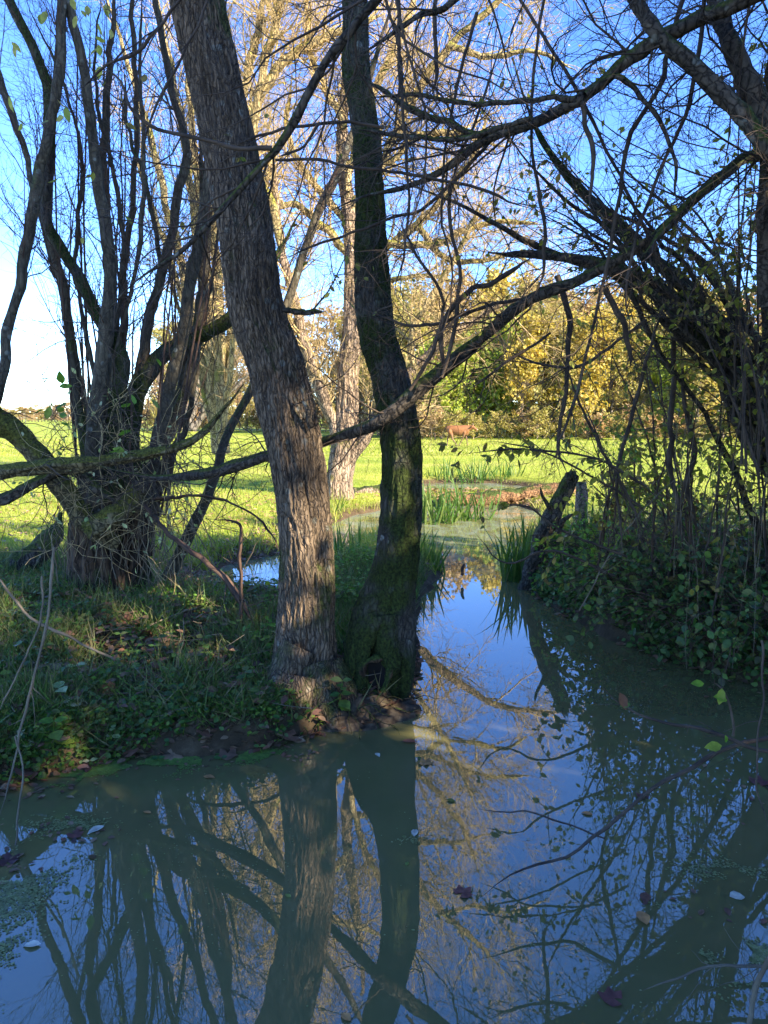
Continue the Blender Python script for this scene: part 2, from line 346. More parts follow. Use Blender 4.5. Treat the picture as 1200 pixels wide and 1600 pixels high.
def water_mat():
    m, t, out = nodes('murky_still_water'); L = t.links; g = N(t, 'NewGeometry')
    n = N(t, 'TexNoise', Scale=2.3, Detail=5, Roughness=.6); L.new(g.outputs['Position'], n.inputs['Vector'])
    murk = ramp(t, [(.3, (.130, .122, .046)), (.7, (.160, .146, .056))], n.outputs[0])
    di = N(t, 'BsdfDiffuse'); L.new(murk.outputs[0], di.inputs[0])
    gl = N(t, 'BsdfGlossy', Roughness=.004); gl.inputs[0].default_value = (.95, .97, 1, 1)
    rp = N(t, 'TexNoise', Scale=7, Detail=3, Distortion=.6); L.new(g.outputs['Position'], rp.inputs['Vector'])
    bp = N(t, 'Bump', Strength=.008, Distance=.02); L.new(rp.outputs[0], bp.inputs['Height']); L.new(bp.outputs[0], gl.inputs['Normal'])
    fr = N(t, 'Fresnel', IOR=2.3)
    mx = N(t, 'MixShader'); L.new(fr.outputs[0], mx.inputs[0]); L.new(di.outputs[0], mx.inputs[1]); L.new(gl.outputs[0], mx.inputs[2])
    # film of algae and dust on the surface: thin everywhere, thick in the still back channel
    sx = N(t, 'SeparateXYZ'); L.new(g.outputs['Position'], sx.inputs[0])
    far = N(t, 'MapRange'); far.inputs[1].default_value = 7.6; far.inputs[2].default_value = 10.0; L.new(sx.outputs[1], far.inputs[0])
    mp = N(t, 'Mapping'); mp.inputs['Scale'].default_value = (1.6, .9, 1); L.new(g.outputs['Position'], mp.inputs['Vector'])
    f1 = N(t, 'TexNoise', Scale=1.5, Detail=8, Roughness=.72, Distortion=.5); L.new(mp.outputs[0], f1.inputs['Vector'])
    add = N(t, 'Math', operation='MULTIPLY_ADD'); L.new(far.outputs[0], add.inputs[0]); add.inputs[1].default_value = .24; L.new(f1.outputs[0], add.inputs[2])
    fm = ramp(t, [(.66, g3(0)), (.84, g3(.5))], add.outputs[0])
    sp1 = N(t, 'TexNoise', Scale=45, Detail=4, Roughness=.8); L.new(g.outputs['Position'], sp1.inputs['Vector'])
    sp2 = ramp(t, [(.70, g3(0)), (.74, g3(.3))], sp1.outputs[0])
    mk = N(t, 'Math', operation='MAXIMUM'); L.new(fm.outputs[0], mk.inputs[0]); L.new(sp2.outputs[0], mk.inputs[1])
    film = N(t, 'BsdfDiffuse'); film.inputs[0].default_value = (.18, .22, .165, 1)
    m2 = N(t, 'MixShader'); L.new(mk.outputs[0], m2.inputs[0]); L.new(mx.outputs[0], m2.inputs[1]); L.new(film.outputs[0], m2.inputs[2])
    L.new(m2.outputs[0], out.inputs[0]); return m

# ------------------------------------------------------------------ ground and water
pond_px = [(-150,1275),(0,1235),(100,1205),(230,1178),(350,1172),(430,1165),(480,1150),(540,1135),(600,1116),(634,1098),(642,1050),(648,980),(662,930),(692,897),(684,872),(640,852),(600,840),(560,848),(525,872),(495,905),(455,942),(400,940),(352,925),(328,905),(345,886),(385,876),(430,868),(480,852),(515,822),(545,806),(600,797),(660,792),(740,786),(800,790),(850,802),(838,830),(808,860),(812,900),(835,928),(880,958),(950,992),(1010,1022),(1100,1047),(1200,1078),(1350,1120)]
pond = [tuple(G(*p)[:2]) for p in pond_px] + [(3.2, 2.6), (3.1, 1.1), (1.5, .7), (-2, .75), (-4.5, 1.0), (-5.0, 3.0)]
pond2 = [tuple(G(*p)[:2]) for p in [(610,772),(625,759),(700,754),(770,755),(850,764),(900,774),(800,775),(730,772),(660,774)]]
def sdist(X, Y, poly):
    best = np.full(X.shape, 1e9); ins = np.zeros(X.shape, bool); n = len(poly)
    for i in range(n):
        ax, ay = poly[i]; bx, by = poly[(i + 1) % n]; dx, dy = bx - ax, by - ay
        t = np.clip(((X - ax) * dx + (Y - ay) * dy) / (dx * dx + dy * dy + 1e-12), 0, 1)
        best = np.minimum(best, np.hypot(X - ax - t * dx, Y - ay - t * dy))
        c = (ay > Y) != (by > Y)
        ins ^= c & (X < (bx - ax) * (Y - ay) / (by - ay + 1e-12) + ax)
    return np.where(ins, -best, best)
def height(X, Y):
    X = np.asarray(X, float); Y = np.asarray(Y, float)
    d1 = sdist(X, Y, pond); d2 = sdist(X, Y, pond2)
    z0 = np.zeros_like(X); q = np.stack([X, Y, z0], -1)
    near = np.clip((11 - Y) / 4, 0, 1)
    d1 = d1 + near * (.075 * fbm(q * 3.5, 4, 5)) + .1 * (1 - near) * fbm(q * .8, 2, 6)
    d = np.minimum(d1, d2)
    rgt = np.clip((X - 1.5) / 1.0, 0, 1) * np.clip((14 - Y) / 4, 0, 1)
    top = .23 + .17 * rgt + .10 * near * np.clip(d - .6, 0, 2) 
    steep = .10 + .35 * (1 - near)
    z = np.where(d > 0, top * (1 - np.exp(-np.maximum(d, 0) / steep)), np.maximum(d * 1.2, -.5))
    z = z + np.where(d > 0, 1, 0) * (near * (.035 * fbm(q * 5, 3, 8) + .02 * fbm(q * 14, 3, 11)) * np.clip(d / .2, 0, 1) + .02 * fbm(q * .7, 2, 9) * np.clip(d / .8, 0, 1))
    z = z + .0006 * np.clip(Y - 45, 0, 400) + .25 * fbm(q / 45, 2, 3) * np.clip((Y - 70) / 60, 0, 1)
    return z
def spaced(a, b, fine, lo, hi, gr=1.07):
    c = list(np.arange(a, b, fine)); s = fine; x = c[-1]
    while x < hi: s *= gr; x += s; c.append(x)
    s = fine; x = c[0]; l = []
    while x > lo: s *= gr; x -= s; l.append(x)
    return np.array(l[::-1] + c)
gx = spaced(-4.2, 4.2, .045, -700, 700); gy = spaced(.5, 12, .05, -40, 1200)
GX, GY = np.meshgrid(gx, gy); GZ = height(GX, GY)
mb = MB(); nx = len(gx); i = np.arange(len(gy) - 1)[:, None]; j = np.arange(nx - 1)[None]
mb.add(np.stack([GX, GY, GZ], -1), np.stack([i*nx+j, i*nx+j+1, (i+1)*nx+j+1, (i+1)*nx+j], -1).reshape(-1, 4))
obj('ground', (mb, ground_mat()), kind='structure')
mb = MB(); wx, wy = (-14, 14), (-1, 27)
mb.add([(wx[0], wy[0], 0), (wx[1], wy[0], 0), (wx[1], wy[1], 0), (wx[0], wy[1], 0)], [[0, 1, 2, 3]])
obj('water', (mb, water_mat(), False), kind='structure')
def hz(x, y): return float(height(np.array([x]), np.array([y]))[0])

# ------------------------------------------------------------------ leaf, blade and scatter helpers
LEAF_V = np.array([(0,0,0),(.20,.22,.03),(-.20,.22,.03),(0,.25,-.02),(.27,.5,.04),(-.27,.5,.04),(0,.52,-.03),(.15,.8,.01),(-.15,.8,.01),(0,1,-.06)])
LEAF_F = np.array([(0,1,3),(0,3,2),(1,4,6),(1,6,3),(3,6,5),(3,5,2),(4,7,6),(6,7,9),(6,9,8),(6,8,5)])
NARROW_V = LEAF_V * np.array([.6, 1, 1])
QUAD_V = np.array([(-.5,0,0),(.5,0,.05),(.45,1,0),(-.45,.9,.1)]); QUAD_F = np.array([(0,1,2),(0,2,3)])
BLADE_V = np.array([(-.5,0,0),(.5,0,0),(-.42,.5,.06),(.42,.5,.06),(0,1,.28)]); BLADE_F = np.array([(0,1,3),(0,3,2),(2,3,4)])
LOBE_V = []; LOBE_F = []
for k in range(11):
    a = math.radians(-160 + 32 * k); r = (.54 if k % 2 else .43) * (1.25 if k == 5 else 1)
    LOBE_V.append((math.sin(a) * r, .45 + math.cos(a) * r, .06 * ((k % 2) * 2 - 1)))
LOBE_V = np.array([(0, .4, -.02)] + LOBE_V); LOBE_F = np.array([(0, k, k + 1) for k in range(1, 11)])
def frames(d, nrm):
    y = norm(d); x = norm(np.cross(y, nrm)); z = np.cross(x, y)
    return np.stack([x, y, z], -1)
def scatter(mb, bv, bf, pos, rot, sc):
    sc = np.asarray(sc, float); sc = sc[:, None] if sc.ndim == 1 else sc
    v = (bv[None] * sc[:, None, :])
    v = np.einsum('nij,nkj->nki', rot, v) + pos[:, None, :]
    n = len(pos); F = (np.arange(n)[:, None, None] * len(bv) + bf[None]).reshape(-1, bf.shape[1])
    mb.add(v, F)
def base_mesh(name, v, f, mat):
    b = MB(); b.add(v, f); return b.mesh(name, mat)
def place_parts(name, me, parent, pos, rot, sc, label=None):
    base = Matrix.Translation(-Vector(parent.location)); sc = np.asarray(sc, float)
    for k in range(len(pos)):
        o = bpy.data.objects.new(name, me); C.objects.link(o); o.parent = parent
        s = sc[k] if sc.ndim > 1 else (sc[k],) * 3
        m = Matrix([[*(rot[k, r] * s), pos[k, r]] for r in range(3)] + [[0, 0, 0, 1]])
        o.matrix_local = base @ m
        if label: o['label'] = label
def twig_leaves(Pn, n, g, droop=.6, t0=.15):
    M_, K, _ = Pn.shape; idx = g.integers(0, M_, n); x = g.uniform(t0, 1, n) * (K - 1); i = np.minimum(x.astype(int), K - 2); fr = (x - i)[:, None]
    p = Pn[idx, i] * (1 - fr) + Pn[idx, i + 1] * fr; T = norm(Pn[idx, i + 1] - Pn[idx, i])
    d = norm(T * .5 + g.normal(size=(n, 3)) * .6 + np.array([0, 0, -droop])); nr = norm(g.normal(size=(n, 3)) + np.array([0, 0, .9]))
    return p, frames(d, nr)

# ------------------------------------------------------------------ the two trunks on the bank
def tree_from(name, label, cat, loc, trunk, limbs, limb_mat, twig_specs, trunk_kw, tmat, twig_mat, twig_cap=None, group=None):
    root = thing(name, label, cat, loc, group); g = np.random.default_rng(abs(hash(label)) % 1 + trunk_kw.get('seed', 1) * 13)
    if trunk is not None:
        b = MB(); trunk_mesh(b, trunk[0], trunk[1], **trunk_kw); obj('trunk', (b, tmat), root)
    for l in limbs:
        b = MB(); tubes(b, l[0][None], l[1][None] * (1 + .08 * g.normal(size=l[1].shape))[None], 10); obj('branch', (b, limb_mat), root)
    tw = None
    if limbs and twig_specs:
        Pl, Rl = stack(limbs); b = MB(); cur = (Pl, Rl); tw = []
        for k, s in enumerate(twig_specs):
            s = dict(s); cur = grow(cur[0], cur[1], g=g, **s); tubes(b, cur[0], cur[1], 5 if k == 0 else 3); tw.append(cur)
        obj('twigs', (b, twig_mat), root, kind='stuff')
    return root, tw, g

TW_FINE = [dict(dens=7, t0=.12, L=(.4, 1.4), ang=(25, 65), K=8, wig=.20, up=.03, rr=.4, rmin=.0022, rmax=.010),
           dict(dens=6.0, t0=.1, L=(.15, .6), ang=(25, 60), K=6, wig=.22, up=.0, rr=.6, rmin=.0012, rmax=.004),
           dict(dens=4.0, t0=.2, L=(.06, .22), ang=(30, 60), K=4, wig=.2, rr=.7, rmin=.0009, rmax=.002)]

YA = 4.95
t1 = limb([(478,1150,140),(478,1110,120),(477,1060,104),(480,1000,91),(480,900,83),(474,820,80),(462,720,80),(446,637,84),(430,562,82),(404,490,82),(390,375,83),(361,250,80),(334,125,78),(309,0,76),(292,-120,74),(285,-300,70),(300,-550,60),(330,-900,45)], YA, K=60)
up1 = [limb([(300,-200,30),(420,-330,24),(560,-500,18),(700,-700,10)], YA, 4.2), limb([(290,-150,26),(180,-300,20),(60,-480,12),(-60,-620,8)], YA, 5.6),
       limb([(310,-480,30),(380,-650,20),(500,-900,10)], YA, 6.2),
       limb([(486,668,10),(470,600,4),(455,560,3)], 4.8, 4.6), limb([(436,484,9),(470,487,9),(505,486,7)], 4.95, 4.9)]
bt, tw1, _ = tree_from('riverside_tree', 'tall tree with rough brown bark leaning left, left one of the waterside pair', 'tree', G(480, 1120, 0.0),
    t1, up1, M['bark_limb'], TW_FINE, dict(sides=230, K=620, amp=.014, fu=11, fl=4.5, lump=.07, flare=.07, nroot=5, seed=4, knots=[(.9, 4.2, .02, .07), (1.75, 4.9, .03, .06), (2.25, 4.4, .022, .05), (2.95, 4.6, .03, .09), (3.3, 5.1, .02, .05), (.5, 5.2, .02, .08), (3.9, 4.5, .02, .06)]), M['bark_brown'], M['twig_dark'])
t2 = limb([(594,1120,72),(594,1090,72),(598,1050,72),(598,1005,82),(604,950,82),(614,900,72),(621,850,67),(626,790,63),(627,735,61),(625,675,60),(611,600,58),(591,525,54),(582,450,53),(580,375,48),(578,300,46),(569,200,43),(556,100,45),(555,0,40),(552,-150,38),(560,-400,32),(590,-800,22)], 5.1, K=60)
up2 = [limb([(556,-60,18),(640,-200,16),(760,-420,12),(880,-640,7)], 5.1, 4.6), limb([(555,-100,18),(470,-260,14),(380,-460,9)], 5.1, 5.6),
       limb([(575,-450,18),(520,-640,12),(480,-860,7)], 5.1, 4.2)]
bt2, tw2, _ = tree_from('riverside_tree', 'slimmer dark mossy tree with a hollow at its foot, right of the brown trunk', 'tree', G(594, 1095, 0.0),
    t2, up2, M['bark_limb'], TW_FINE, dict(sides=140, K=460, amp=.009, fu=14, fl=9.0, lump=.06, flare=.03, nroot=5, seed=8, ridged=False), M['bark_moss'], M['twig_dark'])
def roots(parent, lst, mat, seed):
    for k, (pts, Y0, Y1) in enumerate(lst):
        l = limb(pts, Y0, Y1, K=30); b = MB(); trunk_mesh(b, l[0], l[1], sides=28, K=60, amp=.006, fu=9, fl=7, lump=.05, seed=seed + k); obj('root', (b, mat), parent)
roots(bt, [([(470,1010,60),(440,1070,55),(432,1110,40),(425,1150,16)], 4.82, 4.6), ([(490,1040,60),(505,1090,54),(520,1130,40),(530,1165,18)], 4.8, 4.55), ([(470,1060,66),(462,1105,60),(460,1140,40),(455,1165,18)], 4.75, 4.5), ([(515,1040,40),(540,1080,36),(548,1120,30),(550,1150,16)], 4.86, 4.7)], M['bark_brown'], 20)
roots(bt2, [([(620,850,40),(602,905,50),(578,960,50),(558,1010,40),(546,1060,28),(542,1110,18)], 5.1, 4.86), ([(585,960,40),(568,1010,30),(563,1060,22),(563,1090,20),(562,1128,24)], 4.95, 4.78), ([(618,940,60),(630,1010,40),(634,1060,26),(628,1105,16)], 5.08, 4.95), ([(600,960,50),(604,1010,40),(612,1040,26),(606,1060,16)], 4.98, 4.86)], M['bark_moss'], 30)
# hollow at the foot: an irregular torn lip round a shallow dish painted dark for its shade
b = MB(); c0 = P(588, 1055, 4.86); th = np.linspace(0, 2 * math.pi, 26)
ring = np.stack([c0[0] + .085 * np.cos(th) * (1 + .2 * np.sin(3 * th)), np.full_like(th, c0[1]) + .02 * np.sin(2 * th), c0[2] + .14 * np.sin(th) * (1 + .15 * np.cos(2 * th))], -1)
tubes(b, ring[None], np.full((1, 26), .024) * (1 + .4 * np.sin(5 * th))[None], 10); obj('hollow_rim', (b, M['bark_stump']), bt2)
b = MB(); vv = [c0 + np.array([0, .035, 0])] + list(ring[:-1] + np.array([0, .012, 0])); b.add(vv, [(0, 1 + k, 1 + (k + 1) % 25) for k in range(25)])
obj('hollow', (b, plain('hollow_dark_wood', [(.006, .005, .004), (.015, .011, .008)])), bt2)  # near-black colour stands in for the shade of a deep hole
# earthy root mound between trunks and water
g = np.random.default_rng(5); b = MB(); u, v = np.meshgrid(np.linspace(0, 2 * math.pi, 90, endpoint=False), np.linspace(0, 1, 34))
cx, cy = G(520, 1120)[:2]; rx, ry, rz = .60, .40, .17
prof = np.cos(v * math.pi / 2) ** .7
pp = np.stack([cx + rx * v ** .8 * np.cos(u), cy + .12 + ry * v ** .8 * np.sin(u), rz * prof - .05], -1)
pp = pp + (fbm(pp * 11, 5, 3) * .045)[..., None] * np.array([.6, .6, 1])
i = np.arange(33)[:, None]; j = np.arange(90)[None]; j2 = (j + 1) % 90
b.add(pp, np.stack([i*90+j, i*90+j2, (i+1)*90+j2, (i+1)*90+j], -1).reshape(-1, 4))
obj('root_mound', (b, plain('dark_root_earth', [(.02, .015, .009), (.07, .05, .03), (.14, .11, .065)], scale=22)), kind='structure')

b = MB(); n = 90; u_ = g.uniform(0, 6.28, n); r_ = g.uniform(.2, 1.0, n)
p0 = np.stack([cx + rx * r_ * np.cos(u_), cy + .12 + ry * r_ * np.sin(u_), rz * np.cos(r_ * 1.57) + .0], -1); d = norm(np.stack([np.cos(u_), np.sin(u_), np.full(n, -.25)], -1) + g.normal(size=(n, 3)) * .4); pts = [p0]
for k in range(8): d = norm(d + g.normal(size=(n, 3)) * .3 + np.array([0, 0, -.12])); pts.append(pts[-1] + d * .04)
tubes(b, np.stack(pts, 1), np.linspace(1, .3, 9)[None] * g.uniform(.002, .009, (n, 1)), 6)
tag(obj('exposed_roots', (b, M['bark_stump'])), 'thin roots exposed on the mud between the trunks and the water', 'roots', kind='stuff')

# ------------------------------------------------------------------ coppiced clump on the left bank
YC = 6.9
cop = [
 ([(140,930,34),(150,800,32),(146,700,38),(154,617,38),(167,512,36),(172,425,30),(160,325,28),(145,225,26),(130,100,24),(105,0,22),(80,-150,18),(60,-400,12)], 6.7, 6.4),
 ([(130,920,30),(135,760,28),(133,690,24),(121,637,24),(112,554,24),(100,450,24),(76,350,20),(84,190,14),(90,60,10),(100,-200,7)], 6.9, 7.2),
 ([(160,920,30),(172,760,34),(180,640,40),(190,560,36),(150,490,32),(122,430,30),(92,385,28),(70,335,26),(77,260,25),(75,150,24),(60,90,23),(30,30,22),(5,-30,22),(-50,-200,16)], 6.8, 6.5),
 ([(-60,800,26),(-20,690,26),(0,590,26),(15,500,25),(36,425,24),(55,310,24),(76,200,24),(96,90,24),(100,0,22),(96,-160,18),(110,-400,10)], 6.2, 6.5),
 ([(150,700,14),(110,520,12),(62,330,12),(30,210,15),(0,120,15),(-40,20,12)], 7.0, 7.4),
 ([(185,850,40),(200,720,46),(207,650,48),(222,595,50),(255,555,44),(305,530,34),(360,498,30),(410,440,24),(470,330,14)], 6.9, 7.2),
 ([(190,800,26),(210,640,26),(228,540,26),(240,470,24),(260,400,22),(282,290,22),(290,215,20),(270,150,18),(252,50,16),(238,-60,14),(235,-300,8)], 7.0, 7.0),
 ([(210,830,30),(240,720,30),(262,620,32),(285,520,30),(300,430,28),(318,340,26),(328,250,20),(340,120,14),(360,-60,9)], 6.8, 6.8),
 ([(200,820,26),(225,720,28),(258,690,28),(290,610,28),(312,500,30),(320,400,28),(318,300,20),(310,180,12)], 6.95, 7.2),
 ([(262,905,30),(300,825,27),(333,754,25),(354,683,24),(387,617,22),(420,540,21),(447,480,21),(490,350,20),(530,265,19),(556,190,16),(590,80,12),(640,-80,9)], 7.1, 7.8),
 ([(190,900,22),(180,700,22),(190,560,18),(196,420,16),(208,300,14),(214,160,12),(205,0,10),(200,-200,6)], 7.1, 7.3),
 ([(170,880,20),(165,600,20),(168,400,18),(162,250,18),(170,120,16),(178,20,12),(190,-150,9)], 7.0, 6.9),
 ([(215,850,18),(250,740,18),(275,640,18),(290,560,15),(300,450,12),(310,330,8)], 7.1, 7.4),
 ([(225,850,14),(268,720,16),(292,660,15),(310,560,12),(330,440,9),(345,320,7)], 7.2, 7.5),
 ([(140,760,12),(180,560,11),(215,400,10),(225,250,9),(218,100,8),(222,-80,6)], 6.7, 6.6),
 ([(180,700,12),(186,500,11),(192,380,10),(175,260,9),(150,140,8),(160,-50,6)], 6.8, 6.9),
 ([(150,600,12),(118,420,9),(128,260,8),(95,120,7),(40,0,6)], 6.9, 7.1),
 ([(205,640,12),(250,430,12),(230,300,10),(200,200,10),(190,90,8)], 7.0, 7.0),
]
cl = [limb([(x_, y_, w_ * .64) for x_, y_, w_ in p], a, b_, K=60) for p, a, b_ in cop]
croot = thing('coppiced_tree', 'many-stemmed coppiced tree with a ragged brown stump on the left bank', 'tree', P(175, 945, YC))
for k, l in enumerate(cl):
    b = MB(); big = l[1].mean() > .05
    trunk_mesh(b, l[0], l[1], sides=24 if big else 12, K=150 if big else 80, amp=.005 if big else .002, fu=10, fl=5, lump=.03, seed=50 + k, ridged=False)
    obj('stem', (b, M['bark_stem'] if k not in (2, 5) else M['bark_moss']), croot)
st = limb([(178,975,118),(176,930,112),(172,880,112),(176,830,116),(186,790,110),(200,740,70),(205,700,30)], 6.95, 6.95, K=20)
b = MB(); trunk_mesh(b, st[0], st[1], sides=110, K=150, amp=.035, fu=16, fl=1.3, lump=.14, flare=.10, nroot=7, seed=77); obj('stump', (b, M['bark_stump']), croot)
g = np.random.default_rng(12)
PC, RC = stack(cl); b = MB()
a1 = grow(PC, RC, 3.4, t0=.3, L=(.4, 1.5), ang=(15, 50), K=9, wig=.15, up=.10, rr=.25, rmin=.002, rmax=.006, g=g); tubes(b, *a1, 5)
a2 = grow(*a1, 6, t0=.1, L=(.2, .8), ang=(20, 55), K=6, wig=.2, up=.03, rr=.6, rmin=.002, rmax=.004, g=g); tubes(b, *a2, 3)
a3 = grow(*a2, 9, t0=.2, L=(.08, .38), ang=(30, 60), K=4, wig=.2, rr=.7, rmin=.0015, rmax=.002, g=g); tubes(b, *a3, 3)
# straight slender shoots from the stump
n = 26; px = g.uniform(105, 300, n); sh = []
for k in range(n):
    x0 = g.uniform(130, 260); top = g.uniform(-100, 520); dx = (x0 - 185) * g.uniform(.3, 1.2) + g.normal() * 18
    sh.append(limb([(x0, g.uniform(740, 900), 4), (x0 + dx * .5 + g.normal() * 10, (800 + top) / 2, 3.2), (x0 + dx + g.normal() * 14, top, 1.8)], YC + g.uniform(-.3, .4), K=14))
SHP, SHR = stack(sh); tubes(b, SHP, SHR, 5)
s2 = grow(SHP, SHR, 1.8, t0=.3, L=(.12, .5), ang=(20, 50), K=5, wig=.2, rr=.5, rmin=.001, g=g); tubes(b, *s2, 3)
obj('twigs', (b, M['twig_red']), croot, kind='stuff')
# dead stalks and hanging roots over the stump
b = MB(); n = 110; tp = np.stack([P(g.uniform(90, 300), g.uniform(690, 830), 6.55 + g.uniform(-.15, .3)) for _ in range(n)])
pts = [tp]; d = norm(g.normal(size=(n, 3)) * .25 + np.array([0, 0, -1]));
for k in range(8): d = norm(d + g.normal(size=(n, 3)) * .16 + np.array([0, 0, -.1])); pts.append(pts[-1] + d * g.uniform(.04, .13, (n, 1)))
tubes(b, np.stack(pts, 1), np.full((n, 9), .0028) * g.uniform(.6, 1.7, (n, 1)), 4); obj('dead_stalks', (b, M['cane']), croot, kind='stuff')
b = MB(); tp = np.stack([P(g.uniform(60, 330), g.uniform(640, 820), 6.4 + g.uniform(-.2, .5)) for _ in range(130)])
d = norm(g.normal(size=(130, 3))); pts = [tp]
for k in range(8): d = norm(d + g.normal(size=(130, 3)) * .35 + np.array([0, 0, -.05])); pts.append(pts[-1] + d * .09)
tb = (np.stack(pts, 1), np.full((130, 9), .003)); tubes(b, *tb, 4); tg = grow(*tb, 4, L=(.05, .25), K=4, wig=.3, rr=.6, rmin=.001, g=g); tubes(b, *tg, 3)
obj('tangled_twigs', (b, M['twig_dark']), croot, kind='stuff')
b = MB(); tp = np.stack([P(g.uniform(80, 290), g.uniform(660, 900), 6.3 + g.uniform(-.2, .2)) for _ in range(110)])
d = norm(g.normal(size=(110, 3)) + np.array([0, 0, .6])); pts = [tp]
for k in range(8): d = norm(d + g.normal(size=(110, 3)) * .25); pts.append(pts[-1] + d * .08)
tb = (np.stack(pts, 1), np.full((110, 9), .0022)); tubes(b, *tb, 4); tg = grow(*tb, 5, L=(.05, .3), K=4, wig=.3, rr=.7, rmin=.001, g=g); tubes(b, *tg, 3)
obj('dry_sprays', (b, M['twig_gold']), croot, kind='stuff')  # gold colour stands in for sun on the tangled twigs
p, r = twig_leaves(tg[0], 160, g); b = MB(); scatter(b, LEAF_V, LEAF_F, p, r, g.uniform(.03, .07, 160)); obj('foliage', (b, M['leaf_pale']), croot, kind='stuff')
# few yellow leaves still hanging in the clump, top left
lm = base_mesh('leaf', LEAF_V, LEAF_F, M['leaf_yellow'])
pos = np.stack([P(x + g.normal() * 6, y + g.normal() * 6, 6.0) for x, y in [(15,60),(12,55),(28,135),(20,145),(16,155),(35,200),(36,190),(62,15),(70,28),(118,5),(122,20),(128,30),(150,40),(152,70),(155,75),(160,60),(130,45),(165,10),(175,22),(112,130),(100,185),(108,210),(122,380),(170,45),(120,0),(98,172),(145,100),(152,90)]])
n = len(pos); rot = frames(norm(g.normal(size=(n, 3)) * .6 + np.array([0, 0, -1])), norm(g.normal(size=(n, 3)) + np.array([0, -1.2, 0])))
place_parts('leaf', lm, croot, pos, rot, g.uniform(.07, .12, n))
lm2 = base_mesh('leaf', LEAF_V, LEAF_F, M['leaf_lime'])
pts_ = [(75,588),(60,592),(92,605),(98,600),(78,620),(68,640),(72,655),(88,640),(92,645),(95,660),(100,680),(205,630),(210,632),(195,705),(190,700),(185,680),(250,640),(245,560),(105,650)]
pos = np.stack([P(x, y, 5.9) for x, y in pts_]); n = len(pos)
rot = frames(norm(g.normal(size=(n, 3)) * np.array([1, .6, .5])), norm(g.normal(size=(n, 3)) + np.array([0, -.8, .8])))
place_parts('leaf', lm2, croot, pos, rot, g.uniform(.07, .13, n))

# mossy limbs lying through the clump at the left edge
def log_thing(name, label, cat, pts, Y0, Y1, mat, twmat=None, sides=30, K=110, amp=.006, dens=2.5, L=(.2, .7), seed=1, part='limb', cut=False, group=None):
    l = limb(pts, Y0, Y1, K=40); root = thing(name, label, cat, l[0][0], group); b = MB()
    trunk_mesh(b, l[0], l[1], sides=sides, K=K, amp=amp, fu=9, fl=6, lump=.06, seed=seed)
    obj(part, (b, mat), root)
    if twmat:
        g = np.random.default_rng(seed); b = MB(); q = grow(l[0][None], l[1][None], dens, t0=.05, L=L, ang=(30, 80), K=7, wig=.22, rr=.35, rmin=.002, rmax=.008, g=g); tubes(b, *q, 4)
        q2 = grow(*q, 4, L=(.08, .3), K=5, wig=.25, rr=.6, rmin=.0012, g=g); tubes(b, *q2, 3); obj('twigs', (b, twmat), root, kind='stuff')
    return root
log_thing('fallen_branch', 'thick yellow-mossed fallen branch sloping down into the coppice at the left edge', 'branch', [(-60,620,32),(0,660,34),(40,692,34),(80,740,32),(115,785,32),(150,825,28),(185,850,22)], 6.3, 6.6, M['bark_mossy_gold'], M['twig_dark'], amp=.012, seed=3)
log_thing('fallen_branch', 'dark mossy branch reaching level across the foot of the coppice stems', 'branch', [(-60,752,22),(0,738,20),(60,728,22),(130,724,22),(200,716,16),(300,690,10),(350,640,6),(380,600,4)], 6.2, 6.0, M['bark_mossy_gold'], M['twig_dark'], amp=.006, seed=5)
log_thing('fallen_branch', 'curved bare branch rising from the left edge below the mossy ones', 'branch', [(-40,790,20),(10,778,18),(60,752,16),(110,735,16),(150,760,12),(190,790,10)], 6.1, 6.3, M['bark_limb'], M['twig_dark'], seed=6)
log_thing('fallen_branch', 'short mossy broken branch propped across the coppice stump', 'branch', [(140,832,36),(170,812,34),(200,790,30),(215,765,26)], 6.35, 6.4, M['bark_mossy_gold'], None, amp=.012, seed=7)
log_thing('fallen_log', 'dark fallen trunk lying on the grass at the left edge', 'log', [(-60,965,44),(0,905,42),(50,872,38),(85,835,26),(95,800,14)], 7.4, 7.8, M['bark_limb'], M['twig_dark'], amp=.015, seed=8)
for k, (pp_, Ya, Yb, lab) in enumerate([
    ([(240,780,5),(330,775,5),(390,800,5),(420,830,4),(438,860,3)], 6.2, 5.6, 'thin arching bare shoot bending from the coppice down to the brown trunk'),
    ([(225,790,7),(270,840,8),(330,885,8),(370,930,8),(400,985,7)], 6.2, 5.6, 'straight dark stick slanting from the coppice down to the bank grass'),
    ([(372,990,6),(378,920,6),(375,860,5),(372,820,4),(330,810,3)], 5.7, 5.7, 'upright bare sapling in front of the back channel')]):
    log_thing('bare_shoot', lab, 'branch', pp_, Ya, Yb, M['twig_red'], M['twig_dark'], sides=8, K=40, amp=.0008, dens=4, L=(.1, .45), seed=60 + k)

# ------------------------------------------------------------------ overhanging tree right of the view, its limbs crossing the picture
def stand(name, label, cat, x, y, h, r, limbs, lmat, specs, seed, twmat, lean=(0, 0), tmat=None, group=None):
    z = hz(x, y) - .1; t = np.linspace(0, 1, 14); g = np.random.default_rng(seed)
    pts = np.stack([x + lean[0] * t ** 1.4 + .12 * np.sin(t * 5 + seed) * t, y + lean[1] * t ** 1.4 + .1 * np.cos(t * 4 + seed) * t, z + h * t], -1)
    return tree_from(name, label, cat, (x, y, z), (pts, r * (1 - .75 * t)), limbs, lmat, specs, dict(sides=40, K=160, amp=.008, lump=.05, flare=.08, seed=seed), tmat or M['bark_limb'], twmat, group=group)

